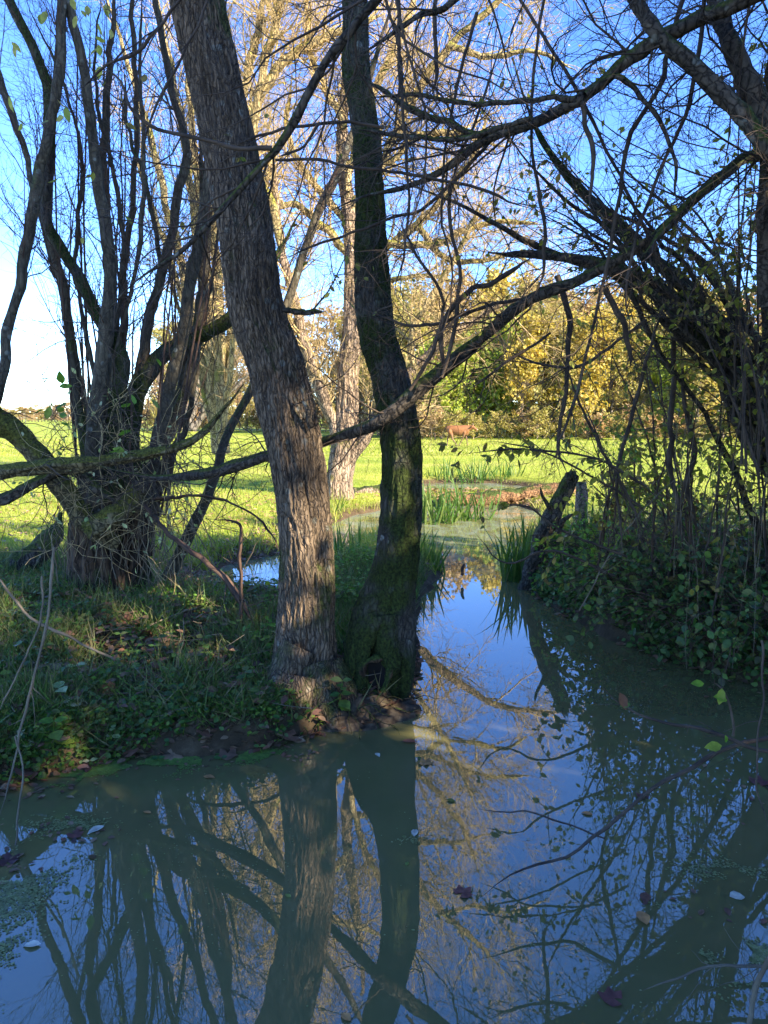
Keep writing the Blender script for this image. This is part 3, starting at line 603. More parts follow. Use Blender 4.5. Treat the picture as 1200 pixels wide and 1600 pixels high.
OX, OY = 3.3, 3.6
LS = .84
ovl = [
 limb([(x_, y_, w_ * LS) for x_, y_, w_ in [(1560,640,30),(1380,330,34),(1200,236,21),(1100,300,20),(1015,375,20),(930,425,22),(830,468,24),(760,520,24),(700,572,26),(650,612,26),(600,655,24),(560,672,22),(500,692,20),(420,712,22),(330,738,22),(260,746,20),(200,738,14),(120,720,8)]], 4.5, K=60, Ys=[3.6,4.0,4.5,4.6,4.6,4.65,4.7,4.75,4.8,4.8,4.82,4.95,5.2,5.6,5.8,6.0,6.0,6.0]),
 limb([(1500,-220,40),(1300,-80,34),(1165,0,24),(1100,28,24),(1025,65,24),(970,102,22),(915,150,20),(840,190,18),(765,215,15),(700,262,12),(640,290,9),(560,310,6),(480,350,4)], 3.6, 4.6, K=60),
 limb([(1500,520,40),(1350,340,34),(1200,228,28),(1165,186,27),(1125,145,27),(1080,102,26),(1025,50,24),(990,0,20),(930,-90,16),(860,-220,9)], 3.7, 4.0, K=50),
 limb([(1480,560,50),(1300,330,42),(1215,230,36),(1185,165,34),(1155,100,30),(1130,40,26),(1105,-40,20),(1060,-200,12)], 3.9, 4.1, K=50),
 limb([(1480,-700,26),(1000,-420,22),(700,-150,18),(590,0,15),(550,45,14),(500,112,13),(460,185,13),(428,238,12),(360,312,10),(280,395,8),(215,437,5),(165,492,4),(120,560,2.5)], 3.0, 3.4, K=60),
 limb([(1195,480,20),(1192,380,20),(1194,250,18),(1205,120,14),(1230,-60,10)], 4.2, 4.1, K=30),
 limb([(915,150,12),(960,120,9),(1010,160,8),(1050,240,6),(1060,330,4)], 4.0, 3.9, K=30),
 limb([(900,-190,9),(780,-60,10),(700,10,10),(650,25,9),(600,60,6),(540,100,4)], 3.4, 3.6, K=30),
 limb([(760,215,10),(690,190,11),(640,170,10),(600,140,6),(560,120,3)], 4.1, 4.4, K=30),
 limb([(900,155,10),(850,155,9),(780,160,8),(700,158,7),(640,148,6),(560,155,3)], 3.9, 4.2, K=30),
 limb([(830,185,9),(780,200,9),(700,218,8),(620,212,7),(540,195,5)], 3.95, 4.3, K=30),
 limb([(1190,235,9),(1060,330,9),(1005,400,8)], 4.3, 4.1, K=20),
]
# long thin shoots traced in front of the sky: (points, depth)
shoots = [
 ([(425,232,8),(370,232,7),(300,215,6),(245,200,6),(210,170,5),(185,125,4),(150,90,3)], 3.2),
 ([(290,-10,5),(250,40,5),(218,80,5),(165,105,4),(120,150,3)], 3.4),
 ([(325,0,4),(290,75,4),(245,165,4),(215,260,3)], 3.6),
 ([(622,-20,6),(624,120,6),(630,190,5),(640,330,4),(612,480,3)], 4.0),
 ([(680,-20,7),(680,60,7),(680,120,6),(672,150,4)], 4.1),
 ([(745,20,6),(725,90,5),(710,150,5),(700,200,4),(690,330,4),(705,420,3),(690,560,2.5)], 4.2),
 ([(850,0,5),(838,80,5),(835,125,5),(830,220,5),(842,300,6),(850,375,6),(846,440,5),(825,480,4)], 4.3),
 ([(1070,-10,8),(1045,75,8),(1036,130,8),(990,200,8),(970,280,7),(960,350,6),(935,470,5),(915,560,5),(895,640,6),(870,700,6),(878,752,5)], 4.4),
 ([(1100,0,7),(1095,75,7),(1080,150,7),(1050,220,6),(1020,300,6),(995,365,5),(975,460,4),(990,540,3)], 4.2),
 ([(910,160,8),(925,240,8),(926,290,6),(924,330,4)], 4.0),
 ([(800,-20,5),(850,60,5),(900,140,6),(960,260,5),(1010,360,5),(1050,470,4)], 4.5),
 ([(690,590,4),(700,560,7),(712,500,7),(718,420,6),(700,330,6),(720,240,5),(760,150,4),(790,30,3)], 4.6),
 ([(640,610,6),(680,540,6),(690,470,5),(650,400,5),(620,330,4)], 4.7),
 ([(695,575,6),(690,520,8),(705,480,8),(740,450,9),(770,445,8),(820,410,8),(838,402,6)], 4.7),
 ([(1010,440,26),(960,420,22),(900,405,17),(850,398,14),(800,398,11),(762,395,7)], 5.6),
 ([(870,430,10),(890,490,10),(888,560,8),(880,640,7),(872,700,6),(890,750,5)], 5.0),
 ([(945,450,10),(968,500,10),(982,548,8),(984,580,3)], 4.8),
 ([(1040,470,2),(1015,545,5),(990,640,7),(968,715,6),(965,780,5),(975,870,5)], 5.5),
 ([(880,560,2),(905,630,4),(945,710,5),(980,775,5),(1010,840,4)], 5.4),
 ([(1046,420,2),(1050,490,6),(1052,600,9),(1048,720,8),(1060,790,8),(1068,880,6)], 6.0),
 ([(1064,540,2),(1070,630,7),(1082,700,9),(1075,760,8),(1095,850,7)], 6.0),
 ([(775,210,5),(740,250,6),(690,300,6),(655,330,5),(600,345,5),(500,380,4),(430,410,3)], 4.4),
 ([(500,192,5),(470,230,4),(430,245,4)], 3.4),
 ([(430,250,4),(500,250,5),(545,262,5),(600,268,5),(680,280,5),(760,300,5),(840,330,4)], 3.9),
 ([(600,200,5),(540,190,5),(470,200,5),(400,215,4),(350,240,3)], 4.1),
 ([(860,520,4),(800,560,5),(760,590,4),(730,610,3)], 4.8),
 ([(1010,500,4),(930,560,5),(880,575,5),(820,560,4),(780,545,4)], 5.0),
 ([(830,465,5),(760,478,6),(700,500,6),(650,510,5),(610,500,4),(560,480,3)], 4.9),
]
sl = [limb(p, d, K=26) for p, d in shoots]
specs_ov = [dict(dens=7.5, t0=.1, L=(.3, 1.3), ang=(25, 65), K=10, wig=.2, up=-.02, rr=.35, rmin=.0028, rmax=.007),
            dict(dens=8.5, t0=.1, L=(.12, .7), ang=(25, 60), K=7, wig=.24, up=.0, rr=.6, rmin=.0017, rmax=.0035),
            dict(dens=11, t0=.2, L=(.06, .34), ang=(30, 60), K=4, wig=.2, rr=.7, rmin=.0013, rmax=.0018)]
ov, twov, gov = stand('overhanging_tree', 'bare tree on the right bank whose dark limbs cross the top of the view', 'tree', OX, OY, 7.5, .2, ovl, M['bark_limb'], specs_ov, 90, M['twig_dark'], lean=(-.5, .3))
lm_ov = base_mesh('leaf', LEAF_V, LEAF_F, M['leaf_hazel'])
b = MB(); SPn, SRn = stack(sl)
for k in range(len(sl)):
    bb = MB(); tubes(bb, SPn[k][None], SRn[k][None], 8); obj('shoot', (bb, M['bark_limb'] if k in (14,) else M['twig_dark']), ov)
q1 = grow(SPn, SRn, 8, t0=.1, L=(.15, .9), ang=(25, 65), K=9, wig=.2, rr=.5, rmin=.0023, rmax=.004, g=gov); tubes(b, *q1, 4)
q2 = grow(*q1, 8.0, t0=.1, L=(.08, .5), ang=(25, 60), K=6, wig=.22, rr=.6, rmin=.0015, rmax=.0025, g=gov); tubes(b, *q2, 3)
q3 = grow(*q2, 8, t0=.1, L=(.06, .28), ang=(25, 60), K=4, wig=.2, rr=.7, rmin=.0013, rmax=.002, g=gov); tubes(b, *q3, 3)
obj('twigs', (b, M['twig_dark']), ov, kind='stuff')
p, r = twig_leaves(q2[0], 230, gov); place_parts('leaf', lm_ov, ov, p, r, gov.uniform(.03, .055, 230))

# ------------------------------------------------------------------ arching thicket tree on the right bank
g = np.random.default_rng(31)
AB = np.array([4.3, 6.6, .3])
arch_path = [(1330,900,110),(1250,780,90),(1195,680,72),(1145,590,62),(1090,510,54),(1030,455,48),(960,415,40),(880,300,30),(830,210,16)]
arl = []
arl.append(limb([(1360,960,90),(1260,790,70),(1195,690,44),(1148,595,38),(1090,510,33),(1035,460,28),(970,425,23),(900,405,17),(830,398,15),(762,394,9)], 6.1, 5.6, K=44))
arl.append(limb([(1380,960,60),(1290,780,44),(1215,660,28),(1150,550,25),(1070,450,22),(990,380,18),(920,310,14),(860,240,10),(825,170,7),(800,90,6)], 6.3, 5.8, K=44))
for k in range(17):
    o = g.normal() * 38; e = g.uniform(-.25, 1.0); f = g.uniform(.55, 1.1)
    pts = [(1370 + o, 960, 16), (1280 + o, 790 - abs(o) * .3, 15), (1205 + o * .9, 665 + o * .3, 13), (1150 + o * .9, 570 - 30 * e, 12), (1080 + o, 480 - 50 * e, 11),
           (1010 + o * 1.3, 405 - 60 * e, 9), (940 + o * 1.8, 345 - 60 * e, 7), (870 + o * 2.2, 280 - 80 * e, 5), (800 + o * 2.5, 200 - 120 * e, 3)]
    pts = pts[:int(5 + 4 * f)]; pts = [(x + g.normal() * 14, y + g.normal() * 14, w * g.uniform(.4, .9)) for x, y, w in pts]
    arl.append(limb(pts, 6.0 + g.uniform(-.2, .4), 5.4 + g.uniform(-.2, .5), K=44))
arl.append(limb([(1230,980,24),(1215,760,26),(1205,560,24),(1200,420,22),(1196,250,18),(1190,100,12)], 5.6, K=44))
art = thing('arching_tree', 'dark thicket-like tree arching in from the right bank with a bundle of leaning stems', 'tree', (4.2, 6.2, .3))
for k, l in enumerate(arl):
    b = MB(); big = k < 2
    trunk_mesh(b, l[0], l[1], sides=26 if big else 9, K=120 if big else 60, amp=.008 if big else .001, fu=8, fl=6, lump=.05, seed=140 + k, ridged=False); obj('stem', (b, M['bark_moss'] if big else M['bark_limb']), art)
PA, RA = stack(arl); b = MB()
q1 = grow(PA, RA, 2.6, t0=.25, L=(.3, 1.2), ang=(15, 65), K=9, wig=.16, up=.02, rr=.4, rmin=.002, rmax=.006, g=g, bias=(-.2, 0, .5)); tubes(b, *q1, 4)
q2 = grow(*q1, 6.0, t0=.1, L=(.15, .7), ang=(20, 60), K=6, wig=.24, rr=.6, rmin=.0017, rmax=.003, g=g); tubes(b, *q2, 3)
q3 = grow(*q2, 4, t0=.2, L=(.06, .22), ang=(30, 60), K=4, wig=.2, rr=.7, rmin=.001, rmax=.002, g=g); tubes(b, *q3, 3)
obj('twigs', (b, M['twig_dark']), art, kind='stuff')
p, r = twig_leaves(q2[0], 260, g); lmh = base_mesh('leaf', LEAF_V, LEAF_F, M['leaf_hazel']); place_parts('leaf', lmh, art, p, r, g.uniform(.04, .07, 260))
p, r = twig_leaves(q1[0], 800, g); b = MB(); scatter(b, LEAF_V, LEAF_F, p, r, g.uniform(.035, .065, 800)); obj('foliage', (b, M['leaf_hazel']), art, kind='stuff')

# ------------------------------------------------------------------ leafy shrubs on the right bank
def shrub(label, bases, tips, Yr, seed, nleaf, lsize, lmat, group=None, stemw=4, twmat='twig_dark', stuffleaf=0, wig=10, name='leafy_shrub'):
    g = np.random.default_rng(seed); ls = []
    for k in range(bases[4]):
        x0 = g.uniform(bases[0], bases[1]); y0 = g.uniform(bases[2], bases[3]); x1 = g.uniform(tips[0], tips[1]); y1 = g.uniform(tips[2], tips[3]); Y = g.uniform(*Yr)
        m = ((x0 + x1) / 2 + g.normal() * wig + (x0 - x1) * .12, (y0 + y1) / 2)
        ls.append(limb([(x0, y0, stemw), (m[0], m[1], stemw * .8), (x1, y1, stemw * .35)], Y, Y + g.uniform(-.5, .4), K=20))
    root = thing(name, label, 'shrub', ls[0][0][0], group); b = MB(); PS, RS = stack(ls)
    for k in range(len(ls)):
        bb = MB(); tubes(bb, PS[k][None], RS[k][None], 6); obj('stem', (bb, M[twmat]), root)
    a = grow(PS, RS, 5, t0=.15, L=(.2, .7), ang=(20, 60), K=7, wig=.2, up=.02, rr=.5, rmin=.0015, rmax=.004, g=g); tubes(b, *a, 4)
    a2 = grow(*a, 4, t0=.1, L=(.08, .3), ang=(25, 60), K=5, wig=.2, rr=.6, rmin=.001, g=g); tubes(b, *a2, 3)
    obj('twigs', (b, M[twmat]), root, kind='stuff')
    al = np.concatenate([a[0][:, [0, 1, 2, 4, 6]], a2[0]])
    if nleaf:
        p, r = twig_leaves(al, nleaf, g); place_parts('leaf', base_mesh('leaf', LEAF_V, LEAF_F, lmat), root, p, r, g.uniform(lsize[0], lsize[1], nleaf))
    if stuffleaf:
        p, r = twig_leaves(al, stuffleaf, g); b = MB(); scatter(b, LEAF_V, LEAF_F, p, r, g.uniform(lsize[0], lsize[1], stuffleaf)); obj('foliage', (b, lmat), root, kind='stuff')
    return root
shrub('tall thin shrub with sparse yellow-green leaves against the sky at the right edge', (1120, 1230, 640, 760, 8), (1000, 1210, 60, 420), (4.6, 5.6), 41, 290, (.035, .06), M['leaf_hazel'], stuffleaf=700)
shrub('slender shrub of upright shoots and drooping leaves in front of the sunlit wood', (1000, 1110, 860, 930, 10), (900, 1120, 480, 640), (6.0, 7.4), 42, 280, (.05, .085), M['leaf_hazel'], twmat='twig_red', stuffleaf=350)
shrub('low leafy shrub with olive leaves around the leaning dead stump', (925, 1030, 870, 940, 8), (905, 1050, 640, 760), (6.6, 8.0), 43, 280, (.05, .085), M['leaf_hazel'], twmat='twig_red', stuffleaf=350)
shrub('wiry shrub full of upright dark stems beside the arching tree', (1080, 1220, 860, 1000, 9), (1060, 1230, 380, 700), (5.2, 6.8), 44, 160, (.045, .075), M['leaf_hazel'], stemw=3.6, stuffleaf=500)
shrub('thicket of fine upright stems with tiny green leaves above the right bank brambles', (900, 1150, 880, 960, 22), (880, 1180, 640, 800), (6.0, 8.2), 46, 120, (.022, .045), M['leaf_lime'], stemw=2.6, twmat='cane', stuffleaf=1500)
# leafy spray over the right of the pond, hanging in front of the meadow
g = np.random.default_rng(45)
sprays = [limb([(1010,760,5),(930,715,4),(850,705,3.5),(790,702,3),(725,710,2)], 5.2, K=18), limb([(1000,790,4),(900,730,3.5),(830,700,3),(760,690,2)], 5.4, K=18),
          limb([(980,870,4),(880,830,4),(820,790,3),(760,800,2)], 5.6, K=18), limb([(960,900,5),(860,860,4),(790,880,3),(740,830,2)], 6.0, K=18)]
root = thing('bramble_spray', 'arching thin spray with hanging dark leaves reaching over the pond in front of the meadow', 'branch', sprays[0][0][0]); b = MB(); PS, RS = stack(sprays)
for k in range(4): bb = MB(); tubes(bb, PS[k][None], RS[k][None], 5); obj('stem', (bb, M['twig_dark']), root)
a = grow(PS, RS, 5, t0=.1, L=(.1, .4), ang=(20, 60), K=6, wig=.2, rr=.6, rmin=.0012, g=g); tubes(b, *a, 3); obj('twigs', (b, M['twig_dark']), root, kind='stuff')
p, r = twig_leaves(a[0], 110, g, droop=1.0); place_parts('leaf', base_mesh('leaf', LEAF_V, LEAF_F, M['leaf_hazel']), root, p, r, g.uniform(.05, .085, 110))

# undergrowth on the right bank: bramble and nettle mounds with green leaves
def bramble(label, cx, cy, rad, h, seed, n_part, n_stuff, lmat, size=(.05, .09), group='green bramble mounds on the right bank'):
    g = np.random.default_rng(seed); x, y = cx, cy; z0 = hz(x, y)
    root = thing('bramble_bush', label, 'shrub', (x, y, z0), group); b = MB()
    n = 60; th = g.uniform(0, 2 * math.pi, n); st = np.stack([x + rad * .4 * np.cos(th) * g.uniform(0, 1, n), y + rad * .4 * np.sin(th) * g.uniform(0, 1, n), np.full(n, z0)], -1)
    d = norm(np.stack([np.cos(th) * .7, np.sin(th) * .7, np.full(n, 1.1)], -1)); pts = [st]; le = h * g.uniform(.7, 1.3, n)[:, None]
    for k in range(9): d = norm(d + g.normal(size=(n, 3)) * .12 + np.array([0, 0, -.17])); pts.append(pts[-1] + d * le / 6)
    A = (np.stack(pts, 1), np.full((n, 10), .003)); A[0][..., 2] = np.maximum(A[0][..., 2], .03); tubes(b, *A, 4)
    B = grow(*A, 5, L=(.1, .35), K=5, ang=(30, 70), wig=.2, rr=.7, rmin=.0015, g=g); tubes(b, *B, 3); obj('stems', (b, M['twig_red']), root, kind='stuff')
    al = np.concatenate([A[0][:, [2, 4, 6, 8, 9]], B[0]])
    p, r = twig_leaves(al, n_part, g, droop=.2); place_parts('leaf', base_mesh('leaf', LEAF_V * np.array([1.35, 1, 1]), LEAF_F, lmat), root, p, r, g.uniform(size[0], size[1], n_part))
    p, r = twig_leaves(al, n_stuff, g, droop=.2); b = MB(); scatter(b, LEAF_V * np.array([1.3, 1, 1]), LEAF_F, p, r, g.uniform(size[0] * .6, size[1], n_stuff)); obj('foliage', (b, lmat), root, kind='stuff')
    return root
bpx = [(915,905,'lime'),(940,935,'lime'),(975,960,'green'),(1030,985,'green'),(1090,1005,'green'),(1150,1020,'green'),(1215,1030,'green'),(1010,930,'green'),(1090,940,'green'),(1170,950,'green'),(940,900,'lime'),(1240,980,'green'),(1050,900,'green'),(1130,900,'green')]  # lime mounds: brighter leaf colour standing in for sunlight
blab = {'lime': 'fresh green bramble mound near the foot of the leaning dead stump', 'green': 'dark green bramble mound hanging over the shaded water on the right'}
blabs = ['fresh green bramble mound right of the leaning dead stump', 'fresh green bramble trailing to the water, nearest the leaning stump', 'mid-green bramble where the right bank first turns toward the viewer',
 'dark bramble overhanging the shaded water, middle of the right bank', 'broad-leaved dark bramble at the water under the slender shrub', 'dark bramble at the water just left of the right picture edge',
 'bramble cut by the right picture edge at the waterline', 'bramble behind the first waterside mounds on the right bank', 'bramble at the feet of the slender upright shoots', 'bramble below the arching stems, right of the slender shrub',
 'sunlit green bramble among the reeds behind the leaning stump', 'shaded bramble under the base of the arching tree', 'bramble at the back of the right bank facing the meadow', 'bramble at the back of the right bank beneath the arch']
for k, (x, y, kind) in enumerate(bpx):
    q = G(x, y, .2); bramble(blabs[k], q[0] + .12, q[1] + .12, .55, .55 if kind == 'green' else .42, 300 + k, 110, 800 if kind == 'green' else 500, M['leaf_' + kind], size=(.022, .085))
# dry hanging stalks over the bank
g = np.random.default_rng(48); b = MB(); n = 34
tp = np.stack([P(g.uniform(1050, 1230), g.uniform(600, 800), g.uniform(4.9, 6.0)) for _ in range(n)]); pts = [tp]; d = norm(g.normal(size=(n, 3)) * .1 + np.array([0, 0, -1])); le = g.uniform(.08, .17, (n, 1))
for k in range(9): d = norm(d + g.normal(size=(n, 3)) * .05 + np.array([0, 0, -.1])); pts.append(pts[-1] + d * le)
tubes(b, np.stack(pts, 1), np.full((n, 10), .0017) * g.uniform(.6, 1.5, (n, 1)), 4)
tag(obj('dry_stalks', (b, M['cane'])), 'curtain of thin dry stalks hanging over the right bank', 'stalks', kind='stuff')

# leaning dead stump
l = limb([(816,928,14),(826,890,19),(843,852,23),(858,815,25),(874,782,24),(886,757,22),(892,746,18)], 8.5, 8.2, K=30)
root = thing('dead_stump', 'dark mossy dead stump leaning out of the water beside the right bank', 'stump', l[0][0]); b = MB()
trunk_mesh(b, l[0], l[1], sides=48, K=110, amp=.009, fu=10, fl=5, lump=.05, seed=66); obj('trunk', (b, M['bark_limb']), root)
tv = catmull(np.column_stack([l[0], l[1]]), 40)[-1]; gs = np.random.default_rng(9); bs_ = MB(); o_ = tv[:3] + gs.normal(size=(14, 3)) * np.array([.045, .045, .01]); dd_ = norm(np.array([.35, 0, 1.]) + gs.normal(size=(14, 3)) * .15); le_ = gs.uniform(.02, .10, (14, 1)); tubes(bs_, np.stack([o_ - dd_ * .05, o_ + dd_ * le_ * .5, o_ + dd_ * le_], 1), np.stack([np.full(14, .014), np.full(14, .009), np.full(14, .001)], 1), 5); obj('splinters', (bs_, M['bark_limb']), root)
for pts_ in ([(870,830,10),(882,812,8),(896,800,5)], [(862,800,9),(850,778,6),(846,760,4)]):
    l = limb(pts_, 8.3, 8.1, K=10); b = MB(); tubes(b, l[0][None], l[1][None], 8); obj('branch_stub', (b, M['bark_limb']), root)
# grey post behind
l = limb([(908,860,20),(908,790,20),(907,752,18)], 9.5, K=6); b = MB(); tubes(b, l[0][None], l[1][None], 8); b.add(l[0][-1] + np.array([[.07*math.cos(a), .07*math.sin(a), 0] for a in np.linspace(0, 2*math.pi, 8, endpoint=False)]), [tuple(range(8))])
tag(obj('fence_post', (b, M['log_wood'])), 'weathered grey post standing behind the leaning stump', 'post')

# ------------------------------------------------------------------ pale willow across the water
YW = 16.4
wtr = limb([(528,800,52),(529,770,44),(533,730,38),(539,690,36),(541,640,30),(543,590,28),(547,530,27),(550,470,25),(551,400,22),(545,330,19),(535,250,16),(540,150,13),(555,20,10),(560,-120,7)], YW, K=40)
wl = [
 limb([(533,700,24),(520,660,21),(502,615,19),(485,565,18),(470,515,17),(456,460,14),(440,380,12),(430,290,11),(410,200,9)], YW, 15.8, K=34),
 limb([(540,722,26),(566,690,19),(596,652,17),(625,610,16),(650,570,15),(690,538,14),(740,500,12),(800,470,10),(870,462,7),(930,470,4)], YW, 15.6, K=34),
 limb([(648,575,11),(640,540,11),(655,500,9),(690,440,8),(730,370,7),(760,290,6)], 16, 15.2, K=34),
 limb([(372,330,9),(385,250,14),(398,180,15),(412,110,15),(430,40,13),(450,-40,10),(470,-160,7)], 15.5, 15.2, K=34),
 limb([(440,390,12),(425,320,13),(400,260,13),(372,200,12),(385,120,12),(405,40,11),(412,-50,9)], 15.8, 15.5, K=34),
 limb([(410,140,12),(450,90,13),(500,62,12),(560,40,10),(600,20,7)], 15.6, 15.8, K=34),
 limb([(551,430,14),(600,390,12),(650,350,11),(700,300,10),(740,240,8),(770,160,6)], YW, 15.4, K=34),
 limb([(546,330,14),(590,270,13),(620,200,12),(660,130,12),(700,70,11),(760,20,9),(830,-60,6)], YW, 15.6, K=34),
 limb([(540,260,12),(610,250,10),(650,215,11),(710,210,9),(790,230,6)], YW, 15.8, K=34),
 limb([(548,400,12),(500,350,11),(460,320,10),(420,330,8),(390,320,6)], YW, 15.8, K=34),
 limb([(545,350,12),(500,300,10),(470,260,9),(450,200,8),(455,120,7)], YW, 16.8, K=34),
 limb([(600,380,10),(680,380,9),(760,350,8),(850,350,5)], 16, 15.4, K=34),
 limb([(650,350,9),(690,400,9),(740,410,8),(800,400,6),(860,430,4)], 16, 15.4, K=34),
 limb([(550,450,10),(600,440,9),(660,430,7),(720,440,5)], YW, 15.6, K=34),
 limb([(470,515,9),(430,480,8),(390,470,6),(350,440,4)], 16.2, 15.6, K=34),
 limb([(543,300,11),(560,200,11),(600,110,10),(640,20,9),(660,-80,7)], 16.2, 17, K=34),
 limb([(539,200,10),(500,120,9),(480,40,8),(485,-60,6)], 16.2, 16.5, K=34),
 limb([(370,215,10),(340,140,9),(320,60,8),(300,-20,6)], 15.7, 15.9, K=34),
 limb([(700,70,8),(760,90,7),(830,80,6),(900,110,4)], 15.6, 15.3, K=34),
]
wroot = thing('pale_willow', 'old pale sunlit willow across the water, full of golden shoots', 'tree', P(528, 797, YW))
b = MB(); trunk_mesh(b, *wtr, sides=60, K=240, amp=.03, fu=8, fl=1.3, lump=.10, flare=.16, nroot=5, seed=91); obj('trunk', (b, M['bark_pale']), wroot)
for k, l in enumerate(wl):
    b = MB(); trunk_mesh(b, l[0], l[1], sides=14, K=60, amp=.006, fu=5, fl=3, lump=.06, seed=92 + k); obj('branch', (b, M['bark_pale'] if k < 2 else M['bark_gold']), wroot)
PW, RW = stack(wl); g = np.random.default_rng(77); b = MB()
q1 = grow(PW, RW, 6.5, t0=.1, L=(.7, 2.3), ang=(20, 75), K=9, wig=.16, up=.08, rr=.35, rmin=.007, rmax=.022, g=g); tubes(b, *q1, 4)
q2 = grow(*q1, 5.5, t0=.1, L=(.4, 1.4), ang=(20, 60), K=7, wig=.16, up=.02, rr=.55, rmin=.0045, rmax=.009, g=g); tubes(b, *q2, 3)
q3 = grow(*q2, 7, t0=.1, L=(.2, .8), ang=(20, 60), K=5, wig=.18, up=-.04, rr=.7, rmin=.0034, rmax=.005, g=g); tubes(b, *q3, 3)
obj('twigs', (b, M['twig_gold']), wroot, kind='stuff')
p, r = twig_leaves(q3[0], 3500, g); b = MB(); scatter(b, NARROW_V, LEAF_F, p, r, g.uniform(.05, .10, 3500)); obj('last_leaves', (b, M['crown_gold']), wroot, kind='stuff')
print('willow twigs', len(q1[0]), len(q2[0]), len(q3[0]))

# bare sunlit trees farther back on the left meadow
def bare_tree(label, bx, by, Y, tops, seed, mat_t, mat_w):
    g = np.random.default_rng(seed); ls = []
    for (tx, ty, w) in tops: ls.append(limb([(bx + g.normal() * 3, by, w * 1.6), (bx + (tx - bx) * .25 + g.normal() * 8, by + (ty - by) * .3, w * 1.3), (bx + (tx - bx) * .62 + g.normal() * 10, by + (ty - by) * .65, w), (tx, ty, w * .4)], Y + g.uniform(-.3, .3), Y + g.uniform(-1.2, 1.2), K=34))
    root = thing('bare_tree', label, 'tree', P(bx, by, Y)); b = MB()
    for l in ls: bb = MB(); tubes(bb, l[0][None], l[1][None], 8); obj('stem', (bb, mat_t), root)
    a = stack(ls); q1 = grow(*a, 2.6, t0=.15, L=(.8, 2.6), ang=(15, 60), K=9, wig=.14, up=.07, rr=.4, rmin=.008, rmax=.02, g=g); tubes(b, *q1, 4)
    q2 = grow(*q1, 3.2, t0=.1, L=(.4, 1.4), ang=(20, 60), K=7, wig=.16, up=.03, rr=.55, rmin=.005, rmax=.009, g=g); tubes(b, *q2, 3)
    q3 = grow(*q2, 3.2, t0=.1, L=(.2, .8), ang=(20, 60), K=5, wig=.18, rr=.7, rmin=.0038, rmax=.006, g=g); tubes(b, *q3, 3)
    obj('twigs', (b, mat_w), root, kind='stuff')
bare_tree('tall bare tree with golden sunlit twigs rising behind the coppiced clump', 345, 708, 19.5, [(150,-60,10),(220,-120,11),(285,-40,12),(330,-160,12),(390,60,9),(190,180,7),(440,180,8),(250,330,6),(400,330,6)], 401, M['bark_gold'], M['twig_gold'])
bare_tree('broad pinkish brown bare bush in the meadow behind the brown trunk', 300, 672, 40, [(255,560,5),(285,520,5),(320,500,6),(350,510,6),(385,530,5),(410,560,4),(240,600,3)], 402, M['bark_far'], M['twig_brown_far'])

# ------------------------------------------------------------------ far wood
def tree_meshes(seed, h, r, nl, size, lmat, bmat, twm, spread=.42, lo=.15, levels=(26, 10, 5), narrow=False, cluster=1.0):
    g = np.random.default_rng(seed); K = 16; t = np.linspace(0, 1, K)
    tr = np.stack([.25 * np.sin(t * 4 + seed) * t * r * 4, .2 * np.cos(t * 3 + seed) * t * r * 4, h * .96 * t], -1)[None]; rr = (r * (1 - .85 * t))[None]
    bt_ = MB(); tubes(bt_, tr, rr, 8)
    a = grow(tr, rr, 0, t0=lo, t1=.98, n=levels[0], L=(h * spread * .5, h * spread), ang=(35, 80), K=8, wig=.14, up=.09, rr=.45, rmin=r * .06, g=g); 
    bl = MB(); tubes(bl, *a, 5)
    c = grow(*a, 0, n=levels[1], t0=.2, L=(h * .08, h * .2), ang=(25, 65), K=6, wig=.2, up=.05, rr=.5, rmin=r * .03, g=g); tubes(bl, *c, 3)
    d = grow(*c, 0, n=levels[2], t0=.1, L=(h * .03, h * .09), ang=(25, 65), K=4, wig=.2, rr=.6, rmin=r * .02, g=g); tubes(bl, *d, 3)
    p, rt = twig_leaves(d[0], nl, g, droop=.3); p = p + g.normal(size=p.shape) * size * .7
    keep = fbm(p * (3.2 / h * 2), 2, seed) > -.55 * cluster
    p, rt = p[keep], rt[keep]
    bv = MB()
    if len(p): scatter(bv, QUAD_V, QUAD_F, p, rt, g.uniform(size * .6, size * 1.3, len(p)))
    return bt_.mesh('trunk', bmat), bl.mesh('branches', twm), (bv.mesh('crown', lmat, False) if len(p) else None)
def plant_tree(meshes, x, y, rz, s, name, label, cat, group, z=None):
    root = thing(name, label, cat, (x, y, (hz(x, y) if z is None else z) - .05), group); root.rotation_euler.z = rz; root.scale = (s[0], s[0], s[1])
    for nm, me in zip(('trunk', 'branches', 'crown'), meshes):
        if me:
            o = obj(nm, me, root, world=False)
            if nm != 'trunk': o['kind'] = 'stuff'
    return root
kinds = {
 'lime':  [tree_meshes(200 + k, 10, .2, 7500, .24, M['crown_lime'], M['bark_far'], M['twig_far'], lo=.08) for k in range(2)],
 'gold':  [tree_meshes(210 + k, 10.5, .2, 6500, .22, M['crown_gold'], M['bark_far'], M['twig_far'], lo=.12) for k in range(2)],
 'olive': [tree_meshes(220 + k, 11, .2, 6500, .22, M['crown_olive'], M['bark_far'], M['twig_far'], lo=.1) for k in range(2)],
 'russet':[tree_meshes(230 + k, 11, .2, 3000, .20, M['crown_brown'], M['bark_far'], M['twig_brown_far'], lo=.1, levels=(30, 12, 6)) for k in range(2)],
}
labs = {'lime': 'bushy lime-green tree in the front row of the far wood', 'gold': 'golden-leaved tree standing in the far wood', 'olive': 'olive-yellow tree standing in the far wood', 'russet': 'almost bare russet tree of the far wood'}
g = np.random.default_rng(55)
row = []
